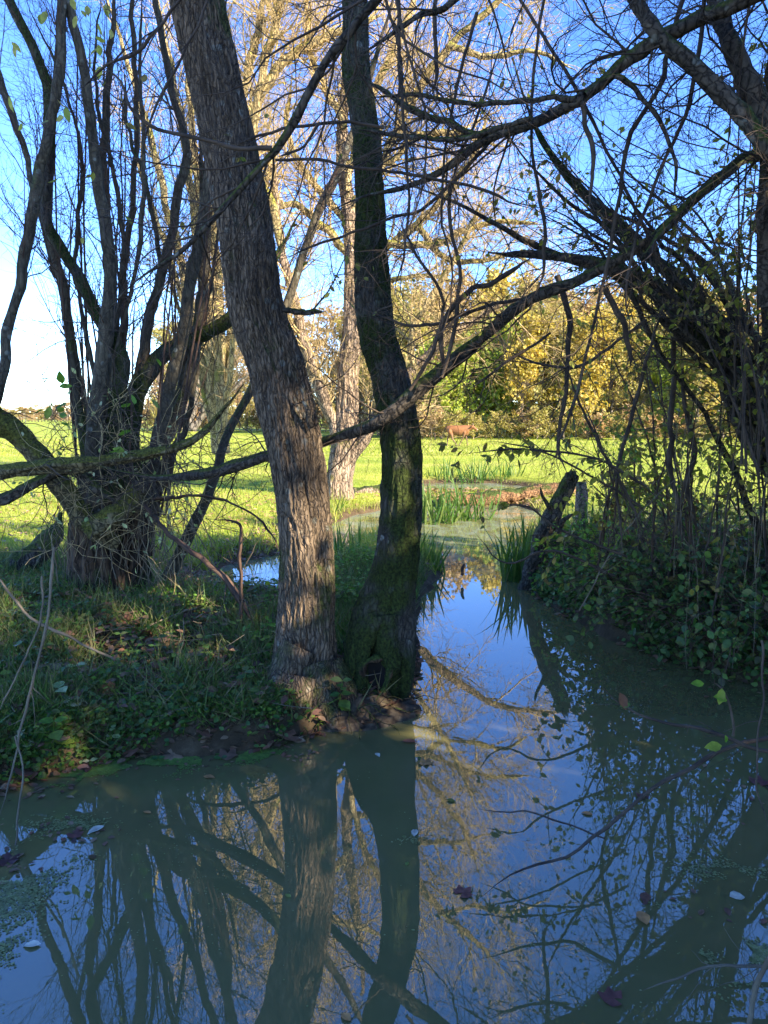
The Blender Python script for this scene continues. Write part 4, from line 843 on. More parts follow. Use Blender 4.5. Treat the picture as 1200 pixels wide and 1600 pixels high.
for px, kind in [(650,'olive'),(690,'lime'),(735,'lime'),(775,'lime'),(815,'gold'),(850,'gold'),(880,'olive'),(915,'gold'),(955,'olive'),(1000,'olive'),(1045,'lime'),(1090,'olive'),(1130,'gold'),(1180,'olive'),(1240,'olive'),(1300,'lime')]:
    row.append((px, kind, g.uniform(61, 66), g.uniform(.72, .92)))
for px in range(600, 1340, 38): row.append((px + g.uniform(-12, 12), ['olive', 'gold', 'russet', 'olive'][int(g.integers(0, 4))], g.uniform(70, 78), g.uniform(.98, 1.18)))
for px in range(560, 1360, 44): row.append((px + g.uniform(-12, 12), ['russet', 'olive', 'gold'][int(g.integers(0, 3))], g.uniform(84, 96), g.uniform(1.2, 1.45)))
for px in range(280, 640, 26): row.append((px + g.uniform(-8, 8), ['russet', 'russet', 'olive'][int(g.integers(0, 3))], g.uniform(95, 115), g.uniform(.95, 1.25)))
for px, kind, Y, s in row:
    x = ray(px, 652)[0] / ray(px, 652)[1] * Y
    plant_tree(kinds[kind][int(g.integers(0, 2))], x, Y, g.uniform(0, 6.28), (s, s * g.uniform(.92, 1.08)), 'wood_tree', labs[kind], 'tree', kind + ' trees of the far wood')
shm = [tree_meshes(240, 2.4, .05, 1500, .10, M['crown_brown'], M['twig_brown_far'], M['twig_brown_far'], spread=.6, lo=.02), tree_meshes(241, 2.6, .05, 1800, .10, M['crown_olive'], M['twig_far'], M['twig_far'], spread=.6, lo=.02)]
for px in list(range(600, 1330, 20)) + list(range(230, 600, 9)):
    Y = g.uniform(57, 60) if px > 600 else g.uniform(88, 94); x = ray(px, 652)[0] / ray(px, 652)[1] * Y; k = int(g.integers(0, 2))
    plant_tree(shm[k], x, Y, g.uniform(0, 6.28), (g.uniform(.8, 1.3), g.uniform(.5, 1.0) * (1.9 if px < 600 else 1)), 'hedge_shrub', ['brown twiggy shrub along the foot of the far wood', 'olive shrub along the foot of the far wood'][k], 'shrub', ['brown', 'olive'][k] + ' shrubs edging the meadow')
for px in range(590, 1340, 24):
    Y = g.uniform(67, 72); x = ray(px, 652)[0] / ray(px, 652)[1] * Y; k = int(g.integers(0, 2))
    plant_tree(shm[k], x, Y, g.uniform(0, 6.28), (g.uniform(1.3, 1.8), g.uniform(1.0, 1.5)), 'hedge_shrub', ['brown twiggy shrub along the foot of the far wood', 'olive shrub along the foot of the far wood'][k], 'shrub', ['brown', 'olive'][k] + ' shrubs edging the meadow')
for px in range(-60, 300, 5):
    Y = g.uniform(230, 330); x = ray(px, 652)[0] / ray(px, 652)[1] * Y; s = g.uniform(.3, .55)
    kind = ['russet', 'russet', 'olive'][int(g.integers(0, 3))]
    plant_tree(kinds[kind][0], x, Y, g.uniform(0, 6.28), (s * 1.9, s), 'horizon_tree', 'small distant tree on the horizon beyond the meadow at the left', 'tree', 'distant trees on the left horizon')

# shade-giving trees on the right bank, beside and behind the viewer, the tall ones added
dm = [tree_meshes(250 + k, 8.5, .2, 15000, .16, M['crown_dark'], M['bark_limb'], M['twig_dark'], spread=.34, lo=.12, levels=(34, 10, 5), cluster=.75) for k in range(2)]
SH = [(6.2,2.8,0,.8),(6.6,.2,1,.69),(8.2,1.6,0,.78),(7.6,-2.4,1,.66),(5.0,-2.2,0,.8),(9.2,4.0,0,.8),(6.4,-5.0,1,1.0),(9.5,-4.6,0,.7)]
tall = tree_meshes(260, 15.5, .25, 16000, .2, M['crown_dark'], M['bark_limb'], M['twig_dark'], spread=.24, lo=.74, levels=(34, 10, 5), cluster=.9)  # unseen tall trees added to shade upper stems, crowns raised to pass sun below
for k, (x, y) in enumerate([(9.6,-3.4),(8.2,-6.2),(11.5,-6.8),(6.2,-8.0)]):
    plant_tree(tall, x, y, k * 2.1, (1, 1), 'tall_ivy_tree', 'tall tree with a high dark crown beyond the viewer on the right', 'tree', 'tall trees shading the bank', z=.3)
for k, (x, y, v, s) in enumerate(SH):
    plant_tree(dm[v], x, y, k * 1.3, (s, s * 1.02), 'ivy_tree', 'dense ivy-clad tree on the right bank beside the viewer', 'tree', 'ivy-clad trees shading the bank', z=.3)

# ------------------------------------------------------------------ the cow
def cow(px, Y):
    q = P(px, 690, Y); x0 = q[0]; z0 = hz(x0, Y)
    g = np.random.default_rng(3)
    def ell(c, r, n=14, m=10):
        u, v = np.meshgrid(np.linspace(0, 2 * math.pi, n, endpoint=False), np.linspace(-math.pi / 2, math.pi / 2, m))
        V = np.stack([c[0] + r[0] * np.cos(v) * np.cos(u), c[1] + r[1] * np.cos(v) * np.sin(u), c[2] + r[2] * np.sin(v)], -1)
        i = np.arange(m - 1)[:, None]; j = np.arange(n)[None]; j2 = (j + 1) % n
        return V, np.stack([i*n+j, i*n+j2, (i+1)*n+j2, (i+1)*n+j], -1).reshape(-1, 4)
    b = MB()
    def chain(rows, n):
        c = catmull(np.array(rows, float), n); rr_ = np.stack([np.interp(np.linspace(0, 1, n), np.linspace(0, 1, len(rows)), [q_[3 + a_] for q_ in rows]) for a_ in range(2)], -1)
        for k in range(n): b.add(*ell(c[k, :3], (max(rr_[k].mean() * .8, .03), rr_[k, 0], rr_[k, 1]), 12, 8))
    chain([(-.66,0,1.06,.15,.20),(-.50,0,1.03,.24,.28),(-.25,0,.98,.28,.32),(.05,0,.95,.29,.34),(.32,0,.98,.25,.34),(.50,0,1.02,.19,.29)], 22)
    chain([(.46,0,1.04,.17,.27),(.66,0,1.12,.13,.20),(.82,0,1.17,.11,.15),(.92,0,1.17,.10,.13),(1.04,0,1.08,.075,.09),(1.13,0,1.01,.065,.065)], 18)
    b.add(*ell((.5, 0, .80), (.14, .10, .16)))
    def leg(pts): chain([(*p_[:3], p_[3], p_[3]) for p_ in pts], 26)
    leg([(.42,.13,.85,.13),(.44,.14,.62,.085),(.50,.14,.42,.055),(.53,.14,.2,.04),(.56,.14,.04,.045)])
    leg([(.40,-.13,.85,.13),(.34,-.14,.62,.085),(.26,-.14,.44,.055),(.16,-.14,.24,.042),(.08,-.14,.08,.045)])
    leg([(-.55,.14,.9,.19),(-.58,.15,.68,.12),(-.70,.15,.46,.06),(-.70,.15,.25,.045),(-.72,.15,.04,.048)])
    leg([(-.50,-.14,.9,.19),(-.38,-.15,.66,.12),(-.34,-.15,.46,.062),(-.18,-.15,.24,.045),(-.08,-.15,.05,.048)])
    tmp = bpy.data.objects.new('tmp', b.mesh('tmp')); C.objects.link(tmp)
    md = tmp.modifiers.new('r', 'REMESH'); md.mode = 'VOXEL'; md.voxel_size = .024; md.use_smooth_shade = True
    ms = tmp.modifiers.new('s', 'SMOOTH'); ms.iterations = 6; ms.factor = .5
    dg = bpy.context.evaluated_depsgraph_get(); me = bpy.data.meshes.new_from_object(tmp.evaluated_get(dg)); bpy.data.objects.remove(tmp)
    m, t, out = nodes('tan_cow_coat'); L = t.links; tc = N(t, 'TexCoord'); sx = N(t, 'SeparateXYZ'); L.new(tc.outputs['Object'], sx.inputs[0])
    r = ramp(t, [(0, (.15, .10, .06)), (.50, (.17, .09, .04)), (.62, (.20, .078, .02)), (1, (.23, .09, .025))], None); mr = N(t, 'MapRange'); mr.inputs[2].default_value = 1.35; L.new(sx.outputs[2], mr.inputs[0]); L.new(mr.outputs[0], r.inputs[0])
    n = N(t, 'TexNoise', Scale=3, Detail=5); L.new(tc.outputs['Object'], n.inputs['Vector'])
    col = mixc(t, .6, r.outputs[0], mixc(t, ramp(t, [(.35, g3(0)), (.65, g3(1))], n.outputs[0]).outputs[0], g3(.6), g3(1.25)), 'MULTIPLY')
    bs = N(t, 'BsdfPrincipled', Roughness=.75); L.new(col, bs.inputs['Base Color']); L.new(bs.outputs[0], out.inputs[0])
    me.materials.clear(); me.materials.append(m)
    root = thing('cow', 'tan cow walking to the right across the sunlit meadow', 'cow', (x0, Y, z0)); root.rotation_euler.z = R(-14); root.scale = (1.0,) * 3
    obj('body', me, root, world=False)
    dark = plain('dark_horn_and_hoof', [(.03, .02, .02), (.06, .04, .03)]); tan = M['leaf_orange']
    for s in (-1, 1):
        e = MB(); e.add(*ell((.86, s * .17, 1.22), (.035, .10, .05), 10, 6)); obj('ear', (e, m), root, world=False)
        e = MB(); e.add(*ell((.99, s * .085, 1.17), (.02, .015, .02), 8, 6)); obj('eye', (e, dark), root, world=False)
        e = MB(); c = catmull(np.array([(.88, s*.06, 1.28, .022), (.90, s*.14, 1.33, .017), (.93, s*.17, 1.40, .006)]), 8); tubes(e, c[None, :, :3], c[None, :, 3], 8); obj('horn', (e, M['cane']), root, world=False)
    e = MB(); e.add(*ell((1.17, 0, 1.03), (.03, .055, .045), 10, 6)); obj('muzzle', (e, plain('pale_muzzle', [(.4, .28, .2), (.5, .38, .28)])), root, world=False)
    e = MB(); c = catmull(np.array([(-.78, 0, 1.2, .03), (-.86, 0, 1.1, .022), (-.88, 0, .8, .016), (-.87, 0, .6, .03), (-.88, 0, .48, .008)]), 14); tubes(e, c[None, :, :3], c[None, :, 3], 8); obj('tail', (e, m), root, world=False)
    for (hx, hy) in ((.575, .14), (.07, -.14), (-.705, .15), (-.065, -.15)):
        e = MB(); e.add(*ell((hx, hy, .03), (.06, .052, .045), 10, 6)); obj('hoof', (e, dark), root, world=False)
cow(716, 46)

# ------------------------------------------------------------------ logs across the pond
def end_cap(mb, V): pass
log_thing('fallen_log', 'pale cut log lying on the far bank at the foot of the willow', 'log', [(548,775,8),(552,775,26),(575,773,28),(600,772,30),(640,772,28),(660,772,20)], 17.6, 17.9, M['log_wood'], None, amp=.02, seed=70)
log_thing('fallen_log', 'long brown rotten log lying between the two ponds', 'log', [(690,785,8),(700,782,16),(760,780,22),(820,774,24),(870,768,22),(920,765,14)], 16.4, 17.6, M['log_brown'], M['twig_brown_far'], amp=.03, seed=71)

# ------------------------------------------------------------------ irises and reeds
bladem = []
for k in range(3):
    b = MB(); t = np.linspace(0, 1, 7); w = np.array([.018, .021, .02, .017, .013, .008, .001]); bend = [.05, .18, .38][k]
    V = []
    for i in range(7):
        y = bend * t[i] ** 2.2; z = t[i] - .25 * bend * t[i] ** 3
        V += [(-w[i], y, z), (w[i], y, z)]
    b.add(V, [(2*i, 2*i+1, 2*i+3, 2*i+2) for i in range(6)]); bladem.append(b.mesh('blade', M['blade']))
def iris(label, px, py, n, L, rad, seed, group, zb=.02, tilt=.3, name='iris_clump', wide=1.0):
    g = np.random.default_rng(seed); q = G(px, py, zb); root = thing(name, label, 'plant', q, group)
    for k in range(n):
        a = g.uniform(0, 6.28); r = rad * math.sqrt(g.uniform()); o = bpy.data.objects.new('blade', bladem[int(g.integers(0, 3))]); C.objects.link(o); o.parent = root
        o.location = (r * math.cos(a) * 1.6, r * math.sin(a), -.06); o.rotation_euler = (g.normal() * tilt, g.normal() * tilt, g.uniform(0, 6.28)); s = g.uniform(*L); o.scale = (wide * s * .9 + .25, s, s)
IL = 'iris clumps along the water'
iris('iris clump with long narrow blades just right of the mossy trunk', 676, 893, 34, (.35, .75), .14, 1, IL)
iris('iris clump between the two trunks', 545, 880, 30, (.4, .8), .2, 2, IL)
iris('iris clump with one tall blade hugging the brown trunk', 528, 920, 16, (.45, .75), .1, 3, IL)
iris('broad iris bed at the near side of the brown log, left part', 675, 815, 60, (.5, .95), .32, 4, IL)
iris('broad iris bed at the near side of the brown log, right part', 722, 810, 60, (.5, .95), .35, 5, IL)
iris('sunlit iris bed on the far bank below the cow', 728, 752, 70, (.6, 1.0), .6, 6, IL)
iris('sunlit iris bed on the far bank, right of the one below the cow', 775, 752, 60, (.5, .9), .55, 7, IL)
iris('small iris tuft on the far bank behind the mossy trunk', 668, 752, 24, (.4, .7), .3, 8, IL)
iris('reeds standing in the water left of the leaning stump', 805, 905, 34, (.4, .85), .12, 9, IL, tilt=.12)
iris('reeds standing behind the leaning stump', 855, 900, 60, (.5, 1.0), .35, 10, IL, tilt=.14)
iris('reeds on the right bank below the slender shrub', 930, 880, 60, (.5, 1.0), .4, 11, IL, zb=.15, tilt=.14)
iris('sparse reed tuft in the channel behind the log', 765, 795, 20, (.3, .6), .2, 12, IL, tilt=.25)
iris('reeds at the willow foot on the left', 500, 800, 26, (.3, .55), .3, 13, IL, zb=.1)

# ------------------------------------------------------------------ grass and leaf litter
def blades(X, Y, h, w, g, lean=.35):
    n = len(X); z = height(X, Y); a = g.uniform(0, 2 * math.pi, n)
    d = norm(np.stack([g.normal(size=n) * lean, g.normal(size=n) * lean, np.ones(n)], -1)); nr = np.stack([np.cos(a), np.sin(a), np.zeros(n)], -1)
    return np.stack([X, Y, z - .01], -1), frames(d, nr), np.stack([w, h, h], -1)
def grass(name, label, X, Y, h, w, mat, seed, lean=.35, dmin=.06):
    g = np.random.default_rng(seed); d = np.minimum(sdist(X, Y, pond), sdist(X, Y, pond2)); k = d > dmin; X, Y = X[k], Y[k]
    p, r, s = blades(X, Y, g.uniform(h[0], h[1], len(X)), g.uniform(w[0], w[1], len(X)), g, lean)
    b = MB(); scatter(b, BLADE_V, BLADE_F, p, r, s); tag(obj(name, (b, mat, False)), label, 'grass', kind='stuff')
g = np.random.default_rng(81)
n = 150000; Yv = 9.2 + 26 * g.uniform(0, 1, n) ** 1.5; Xv = (g.uniform(-.62, .62, n)) * (Yv + .6)
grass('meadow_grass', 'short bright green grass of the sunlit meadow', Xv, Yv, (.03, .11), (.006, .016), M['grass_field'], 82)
n = 70000; Yv = g.uniform(34, 58, n); Xv = g.uniform(-.6, .6, n) * Yv
grass('far_meadow_grass', 'bright green grass of the far meadow around the cow', Xv, Yv, (.05, .16), (.02, .05), M['grass_field'], 83)
n = 42000; c = g.uniform(size=(330, 2)) * np.array([4.8, 4.9]) + np.array([-4.9, 3.9]); i = g.integers(0, 330, n)
Xv = c[i, 0] + g.normal(size=n) * .10; Yv = c[i, 1] + g.normal(size=n) * .10
k = (np.hypot(Xv + .42, Yv - 5.0) > .38) & ~((Yv > 7.3) & (Xv > -2.5))
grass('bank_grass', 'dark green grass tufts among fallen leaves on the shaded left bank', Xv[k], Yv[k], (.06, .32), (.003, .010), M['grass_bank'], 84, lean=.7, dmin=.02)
n = 9000; Xv = g.uniform(-.75, .5, n); Yv = g.uniform(5.2, 9.3, n)
grass('peninsula_grass', 'tall green grass on the spit behind the two trunks', Xv, Yv, (.08, .30), (.005, .011), M['grass_bank'], 85, lean=.4, dmin=.05)
n = 26000; Xv = g.uniform(1.6, 8, n); Yv = g.uniform(4, 13, n)
grass('right_bank_grass', 'long rank grass on the right bank under the shrubs', Xv, Yv, (.1, .4), (.005, .012), M['grass_bank'], 86, lean=.4, dmin=.05)
n = 9000; Xv = g.uniform(-4, 4, n); Yv = g.uniform(9, 16, n); dd = sdist(Xv, Yv, pond); k = (dd > 0) & (dd < .8)
grass('shore_grass', 'long tufts of grass fringing the far shore', Xv[k], Yv[k], (.12, .35), (.008, .018), M['grass_field'], 87, lean=.4, dmin=.0)
# litter
def litter(name, label, n, box, size, mat, seed, dmin=-.05, dmax=9, bv=LEAF_V, bf=LEAF_F, zoff=.012, cat='leaves'):
    g = np.random.default_rng(seed); X = g.uniform(box[0], box[1], n); Y = g.uniform(box[2], box[3], n); d = sdist(X, Y, pond); k = (d > dmin) & (d < dmax); X, Y = X[k], Y[k]; n = len(X)
    a = g.uniform(0, 6.28, n); di = norm(np.stack([np.cos(a), np.sin(a), g.normal(size=n) * .25], -1)); nr = norm(g.normal(size=(n, 3)) * .4 + np.array([0, 0, 1]))
    b = MB(); scatter(b, bv, bf, np.stack([X, Y, np.maximum(height(X, Y), 0) + zoff], -1), frames(di, nr), g.uniform(size[0], size[1], n)); tag(obj(name, (b, mat)), label, cat, kind='stuff')
litter('leaf_litter', 'brown and maroon fallen leaves covering the shaded left bank', 8000, (-5, .2, 3.6, 8.5), (.05, .10), M['litter'], 90)
litter('lobed_leaf_litter', 'fallen lobed maple leaves on the left bank edge', 700, (-5, .2, 3.6, 7), (.07, .12), M['litter'], 91, bv=LOBE_V, bf=LOBE_F, zoff=.03)
litter('far_leaf_litter', 'pinkish brown fallen leaves on the far shore by the back channel', 3500, (-4.5, -1.0, 8.5, 12.5), (.05, .09), leafmat('dry_pinkish_leaf', [(.22, .13, .10), (.30, .18, .12), (.16, .09, .07)], trans=.1), 92, dmax=.9)
litter('log_side_litter', 'orange brown dead reeds and leaves heaped along the brown log', 1800, (.5, 4.5, 16.0, 18.8), (.06, .14), leafmat('russet_litter', [(.20, .12, .06), (.28, .18, .09), (.15, .10, .05)], trans=.1), 93, dmin=.02, zoff=.03)
def drift(label, pxs, n, seed):
    g = np.random.default_rng(seed); P_ = []
    for (x, y, sx, sy) in pxs:
        c = G(x, y)[:2]; P_.append(c + g.normal(size=(n, 2)) * np.array([abs(G(x + sx, y)[0] - c[0]), abs(G(x, y - sy)[1] - c[1])]))
    XY = np.concatenate(P_); m = len(XY); a = g.uniform(0, 6.28, m); di = norm(np.stack([np.cos(a), np.sin(a), g.normal(size=m) * .05], -1)); nr = norm(g.normal(size=(m, 3)) * .12 + np.array([0, 0, 1]))
    b = MB(); scatter(b, LEAF_V, LEAF_F, np.stack([XY[:, 0], XY[:, 1], g.uniform(.002, .008, m)], -1), frames(di, nr), g.uniform(.015, .05, m)); tag(obj('leaf_drift', (b, M['litter'])), label, 'leaves', kind='stuff')
litter('top_litter', 'brown leaves caught on top of the grass of the left bank', 1500, (-4.6, -.4, 3.8, 7.5), (.04, .095), M['litter'], 195, dmin=.02, zoff=.10)
litter('top_litter', 'brown and yellow leaves caught in the undergrowth of the right bank', 1200, (1.5, 5, 4, 9), (.04, .08), M['litter'], 196, dmin=.0, zoff=.25)
litter('meadow_leaf_litter', 'scattered brown fallen leaves on the near meadow', 2600, (-8, 1, 9, 17), (.04, .08), leafmat('meadow_dry_leaf', [(.30, .18, .09), (.22, .12, .06), (.40, .28, .12)], trans=.1), 193, dmin=.1, zoff=.05)
drift('small brown leaves and crumbs drifting along the left bank', [(60,1235,60,10),(200,1200,80,8),(330,1190,60,6),(130,1300,50,8),(20,1350,30,20),(460,1175,30,8)], 30, 1)
drift('crumbs of leaf floating along the right bank and lower right', [(1000,1040,60,10),(1150,1085,50,12),(1170,1230,40,20),(1100,1400,60,40)], 14, 2)
litter('waterside_litter', 'wet brown leaves plastered on the mud at the foot of the left bank', 6500, (-4.5, .6, 3.6, 6.0), (.025, .085), M['litter'], 190, dmin=-.06, dmax=.32, zoff=.015)
litter('waterside_litter', 'wet brown leaves on the mud at the foot of the right bank', 2600, (1.2, 4.5, 3.6, 9.0), (.035, .08), M['litter'], 191, dmin=-.06, dmax=.3, zoff=.015)
litter('right_leaf_litter', 'dark brown fallen leaves under the right bank shrubs', 2500, (1.6, 6, 4, 9), (.05, .09), M['litter'], 94)
# low broad-leaved cover on the left bank
def cover(name, label, n, nc, box, size, mat, seed, spread=.16, zr=(.02, .14), dmin=.03, bv=LEAF_V):
    g = np.random.default_rng(seed); c = np.stack([g.uniform(box[0], box[1], nc), g.uniform(box[2], box[3], nc)], -1); i = g.integers(0, nc, n)
    X = c[i, 0] + g.normal(size=n) * spread; Y = c[i, 1] + g.normal(size=n) * spread; k = (sdist(X, Y, pond) > dmin) & (np.hypot(X + .5, Y - 4.85) > .3); X, Y = X[k], Y[k]; n = len(X)
    a = g.uniform(0, 6.28, n); di = norm(np.stack([np.cos(a), np.sin(a), g.normal(size=n) * .3], -1)); nr = norm(g.normal(size=(n, 3)) * .4 + np.array([0, -.2, 1]))
    b = MB(); scatter(b, bv * np.array([1.35, 1, 1]), LEAF_F, np.stack([X, Y, height(X, Y) + g.uniform(zr[0], zr[1], n)], -1), frames(di, nr), g.uniform(size[0], size[1], n)); tag(obj(name, (b, mat)), label, 'ground cover', kind='stuff')
cover('ground_ivy', 'dark green low leaves creeping over the left bank', 8000, 60, (-5, -.3, 3.7, 8.0), (.012, .06), M['leaf_green'], 95, dmin=.0)
cover('fresh_herbs', 'patches of fresh green small herbs on the left bank', 3600, 36, (-3.2, -.3, 3.8, 8.0), (.01, .045), M['leaf_lime'], 96, spread=.12, dmin=.0)
cover('spit_herbs', 'leafy herbs on the spit behind the trunks', 2600, 26, (-.9, .4, 5.3, 9.0), (.03, .06), M['leaf_lime'], 97, spread=.13, zr=(.02, .28))
cover('bank_clover', 'tiny bright leaves over the top of the bank by the coppice', 5000, 40, (-4.5, -1.6, 6.0, 7.6), (.02, .04), M['leaf_lime'], 98, spread=.2)

def edge_cover(name, label, line, n, size, mat, seed, zr=(.0, .10), w=.09):
    g = np.random.default_rng(seed); A = np.array([G(*q_)[:2] for q_ in line]); sg = np.linalg.norm(np.diff(A, axis=0), axis=1); cu = np.concatenate([[0], np.cumsum(sg)]); t = g.uniform(0, cu[-1], n)
    t = t + .12 * np.sin(t * 9) ; X = np.interp(t, cu, A[:, 0]) + g.normal(size=n) * w; Y = np.interp(t, cu, A[:, 1]) + g.normal(size=n) * w + .05; k = sdist(X, Y, pond) > -.03; X, Y = X[k], Y[k]; n = len(X)
    a = g.uniform(0, 6.28, n); di = norm(np.stack([np.cos(a), np.sin(a), g.normal(size=n) * .5], -1)); nr = norm(g.normal(size=(n, 3)) * .5 + np.array([0, -.5, 1]))
    b = MB(); scatter(b, LEAF_V * np.array([1.3, 1, 1]), LEAF_F, np.stack([X, Y, np.maximum(height(X, Y), 0) + g.uniform(zr[0], zr[1], n)], -1), frames(di, nr), g.uniform(size[0], size[1], n)); tag(obj(name, (b, mat)), label, 'ground cover', kind='stuff')
LB = [(-60,1235),(60,1205),(150,1185),(250,1165),(350,1158),(430,1150)]
edge_cover('edge_herbs', 'small green herbs overhanging the mud at the left water edge', LB, 2600, (.015, .04), M['leaf_lime'], 701)
edge_cover('edge_leaves', 'dark low leaves overhanging the mud at the left water edge', LB, 2600, (.02, .05), M['leaf_green'], 702)
g = np.random.default_rng(703); A = np.array([G(*q_)[:2] for q_ in LB]); t = g.uniform(0, 1, 5000); X = np.interp(t, np.linspace(0, 1, 6), A[:, 0]) + g.normal(size=5000) * .08; Y = np.interp(t, np.linspace(0, 1, 6), A[:, 1]) + np.abs(g.normal(size=5000)) * .12 + .02
grass('edge_grass', 'grass hanging over the left water edge', X, Y, (.04, .16), (.003, .008), M['grass_bank'], 704, lean=1.0, dmin=.0)
RB = [(835,928),(880,955),(950,988),(1010,1018),(1100,1043),(1200,1072),(1300,1100)]
edge_cover('edge_leaves', 'dark leaves trailing over the mud at the right water edge', RB, 5000, (.03, .07), M['leaf_green'], 705, zr=(0, .22), w=.12)

# nettle-like plants with pairs of broad leaves
nl = {k: base_mesh('leaf', LEAF_V * np.array([1.3, 1, 1.3]), LEAF_F, M['leaf_' + k]) for k in ('pale', 'lime', 'green')}
def nettle(px, py, h, tiers, kind, label, seed, group=None, zb=.2, ls=.09):
    g = np.random.default_rng(seed); q = G(px, py, zb); q[2] = hz(q[0], q[1]); root = thing('broadleaf_plant', label, 'plant', q, group)
    lean = g.normal(size=2) * .12; t = np.linspace(0, 1, 6); st = np.stack([q[0] + lean[0] * t * h * 2, q[1] + lean[1] * t * h * 2, q[2] + h * t], -1)
    b = MB(); tubes(b, st[None], np.linspace(.0035, .0015, 6)[None], 5); obj('stem', (b, M['leaf_lime']), root)
    pos = []; rot = []; sc = []
    for k in range(tiers):
        f = (k + 1) / tiers; c = np.array([np.interp(f, t, st[:, j]) for j in range(3)]); a0 = k * 1.57 + g.uniform(0, .6)
        for s in (0, math.pi):
            a = a0 + s + g.normal() * .2; pos.append(c); rot.append(frames(np.array([[math.cos(a), math.sin(a), -.35 + .5 * f]]), np.array([[0, -.35, 1.]]))[0]); sc.append(ls * (1.15 - .4 * f) * g.uniform(.8, 1.2))
    place_parts('leaf', nl[kind], root, np.array(pos), np.array(rot), np.array(sc))
g = np.random.default_rng(99)
for k, (x, y, h, ti, kd, lab, ls) in enumerate([
    (82,1150,.20,3,'lime','broad green leafy plant by the water at the left edge of the bank',.12),
    (105,1125,.16,2,'pale','plant with two large yellowing leaves near the water on the left bank',.13),
    (30,1160,.12,2,'pale','small plant with pale bleached leaves at the far left of the water edge',.09),
    (125,1075,.16,3,'pale','plant with drooping pale yellow leaves halfway up the left bank',.10),
    (140,1145,.12,3,'pale','small cream-leaved seedling right of the large yellowing leaves',.06),
    (172,1130,.10,2,'pale','tiny cream-leaved seedling among maroon fallen leaves',.055),
    (85,1030,.18,3,'lime','upright mint-green plant on the upper left bank',.10),
    (255,1080,.10,2,'pale','little star-shaped pale seedling in the middle of the left bank',.06),
    (375,1085,.18,4,'green','dark leafy plant at the left foot of the brown trunk',.09),
    (405,1110,.16,3,'green','dark leafy plant low against the root of the brown trunk',.08),
    (528,1085,.24,5,'green','dark green nettle growing between the two trunks',.10),
    (10,1100,.2,4,'lime','leafy plant at the left edge of the picture above the water',.09),
    (200,1150,.10,2,'green','small green seedling above the duckweed strip',.05)]):
    nettle(x, y, h, ti, kd, lab, 500 + k, ls=ls)
# more unnamed dark plants filling the bank
for k in range(26):
    x = g.uniform(0, 420); y = g.uniform(1000, 1150)
    nettle(x, y, g.uniform(.08, .2), int(g.integers(2, 5)), 'green', 'low dark green leafy plant on the shaded left bank', 540 + k, group='dark leafy plants on the left bank', ls=g.uniform(.05, .085))

# dry canes leaning at the lower left
def cane(label, pts, Y0, Y1, seed):
    pts = [(x_, y_, w_ * .72) for x_, y_, w_ in pts]
    l = limb(pts, Y0, Y1, K=24); root = thing('dry_cane', label, 'cane', l[0][0]); b = MB(); tubes(b, l[0][None], l[1][None] * (1 + .12 * np.sin(np.arange(24)))[None], 8); obj('stem', (b, M['cane']), root)
    g = np.random.default_rng(seed); b = MB(); q = grow(l[0][None], l[1][None], 2.2, t0=.2, L=(.05, .3), ang=(20, 60), K=5, wig=.2, rr=.5, rmin=.001, g=g)
    if len(q[0]): tubes(b, *q, 4); obj('twigs', (b, M['cane']), root, kind='stuff')
cane('tall dry pale cane leaning in front of the left bank', [(85,855,6),(78,930,6),(65,1010,6),(48,1080,6),(28,1160,5),(12,1230,5),(-4,1290,4)], 4.0, 3.4, 1)
cane('second dry cane crossing low at the left edge of the water', [(66,900,5),(60,980,4),(22,1060,4),(-5,1120,4)], 4.1, 3.8, 2)
cane('thin dry stem dipping into the water at the lower left', [(24,1150,4),(36,1200,4),(34,1240,4),(28,1300,4),(22,1345,5),(20,1370,5)], 3.5, 3.15, 3)
cane('long dry stick lying over the upper left bank', [(0,905,4),(48,965,7),(120,1000,6),(190,1040,5),(230,1075,4),(290,1085,3)], 5.2, 4.6, 4)
cane('pale bent stick rising by the coppice stump', [(170,1030,3),(215,990,3),(260,965,3),(320,945,2)], 5.4, 5.8, 5)
b = MB(); g = np.random.default_rng(66); n = 260; X = g.uniform(-4.2, -.2, n); Y = g.uniform(4.2, 8.5, n); k = sdist(X, Y, pond) > .1; X, Y = X[k], Y[k]; n = len(X)
a = g.uniform(0, 6.28, n); d = norm(np.stack([np.cos(a), np.sin(a), g.uniform(-.05, .5, n)], -1)); pts = [np.stack([X, Y, height(X, Y) + .03], -1)]
for k in range(6): d = norm(d + g.normal(size=(n, 3)) * .12); pts.append(pts[-1] + d * g.uniform(.03, .12, (n, 1)))
tubes(b, np.stack(pts, 1), np.full((n, 7), .0022), 4); tag(obj('fallen_twigs', (b, M['cane'])), 'thin dry twigs strewn over the left bank', 'twigs', kind='stuff')

# ------------------------------------------------------------------ foreground branches in the water at lower right
def fore(label, pts, Y0, Y1, seed, leaves=(), Ys=None, mat='twig_dark', dens=3):
    l = limb(pts, Y0, Y1, K=30, Ys=Ys); root = thing('drooping_branch', label, 'branch', l[0][0]); b = MB(); tubes(b, l[0][None], l[1][None], 8); obj('stem', (b, M[mat]), root)
    g = np.random.default_rng(seed); b = MB(); q = grow(l[0][None], l[1][None], dens, t0=.1, L=(.04, .25), ang=(20, 60), K=6, wig=.18, rr=.5, rmin=.0009, rmax=.002, g=g); tubes(b, *q, 4)
    if b.v: obj('twigs', (b, M[mat]), root, kind='stuff')
    for (x, y, Y, s, mk, dx, dz) in leaves:
        o = P(x, y, Y); r = frames(np.array([[dx, -.2, dz]]), np.array([[.1, -.9, .7]])); place_parts('leaf', base_mesh('leaf', LEAF_V, LEAF_F, M[mk]), root, o[None], r, np.array([s]))
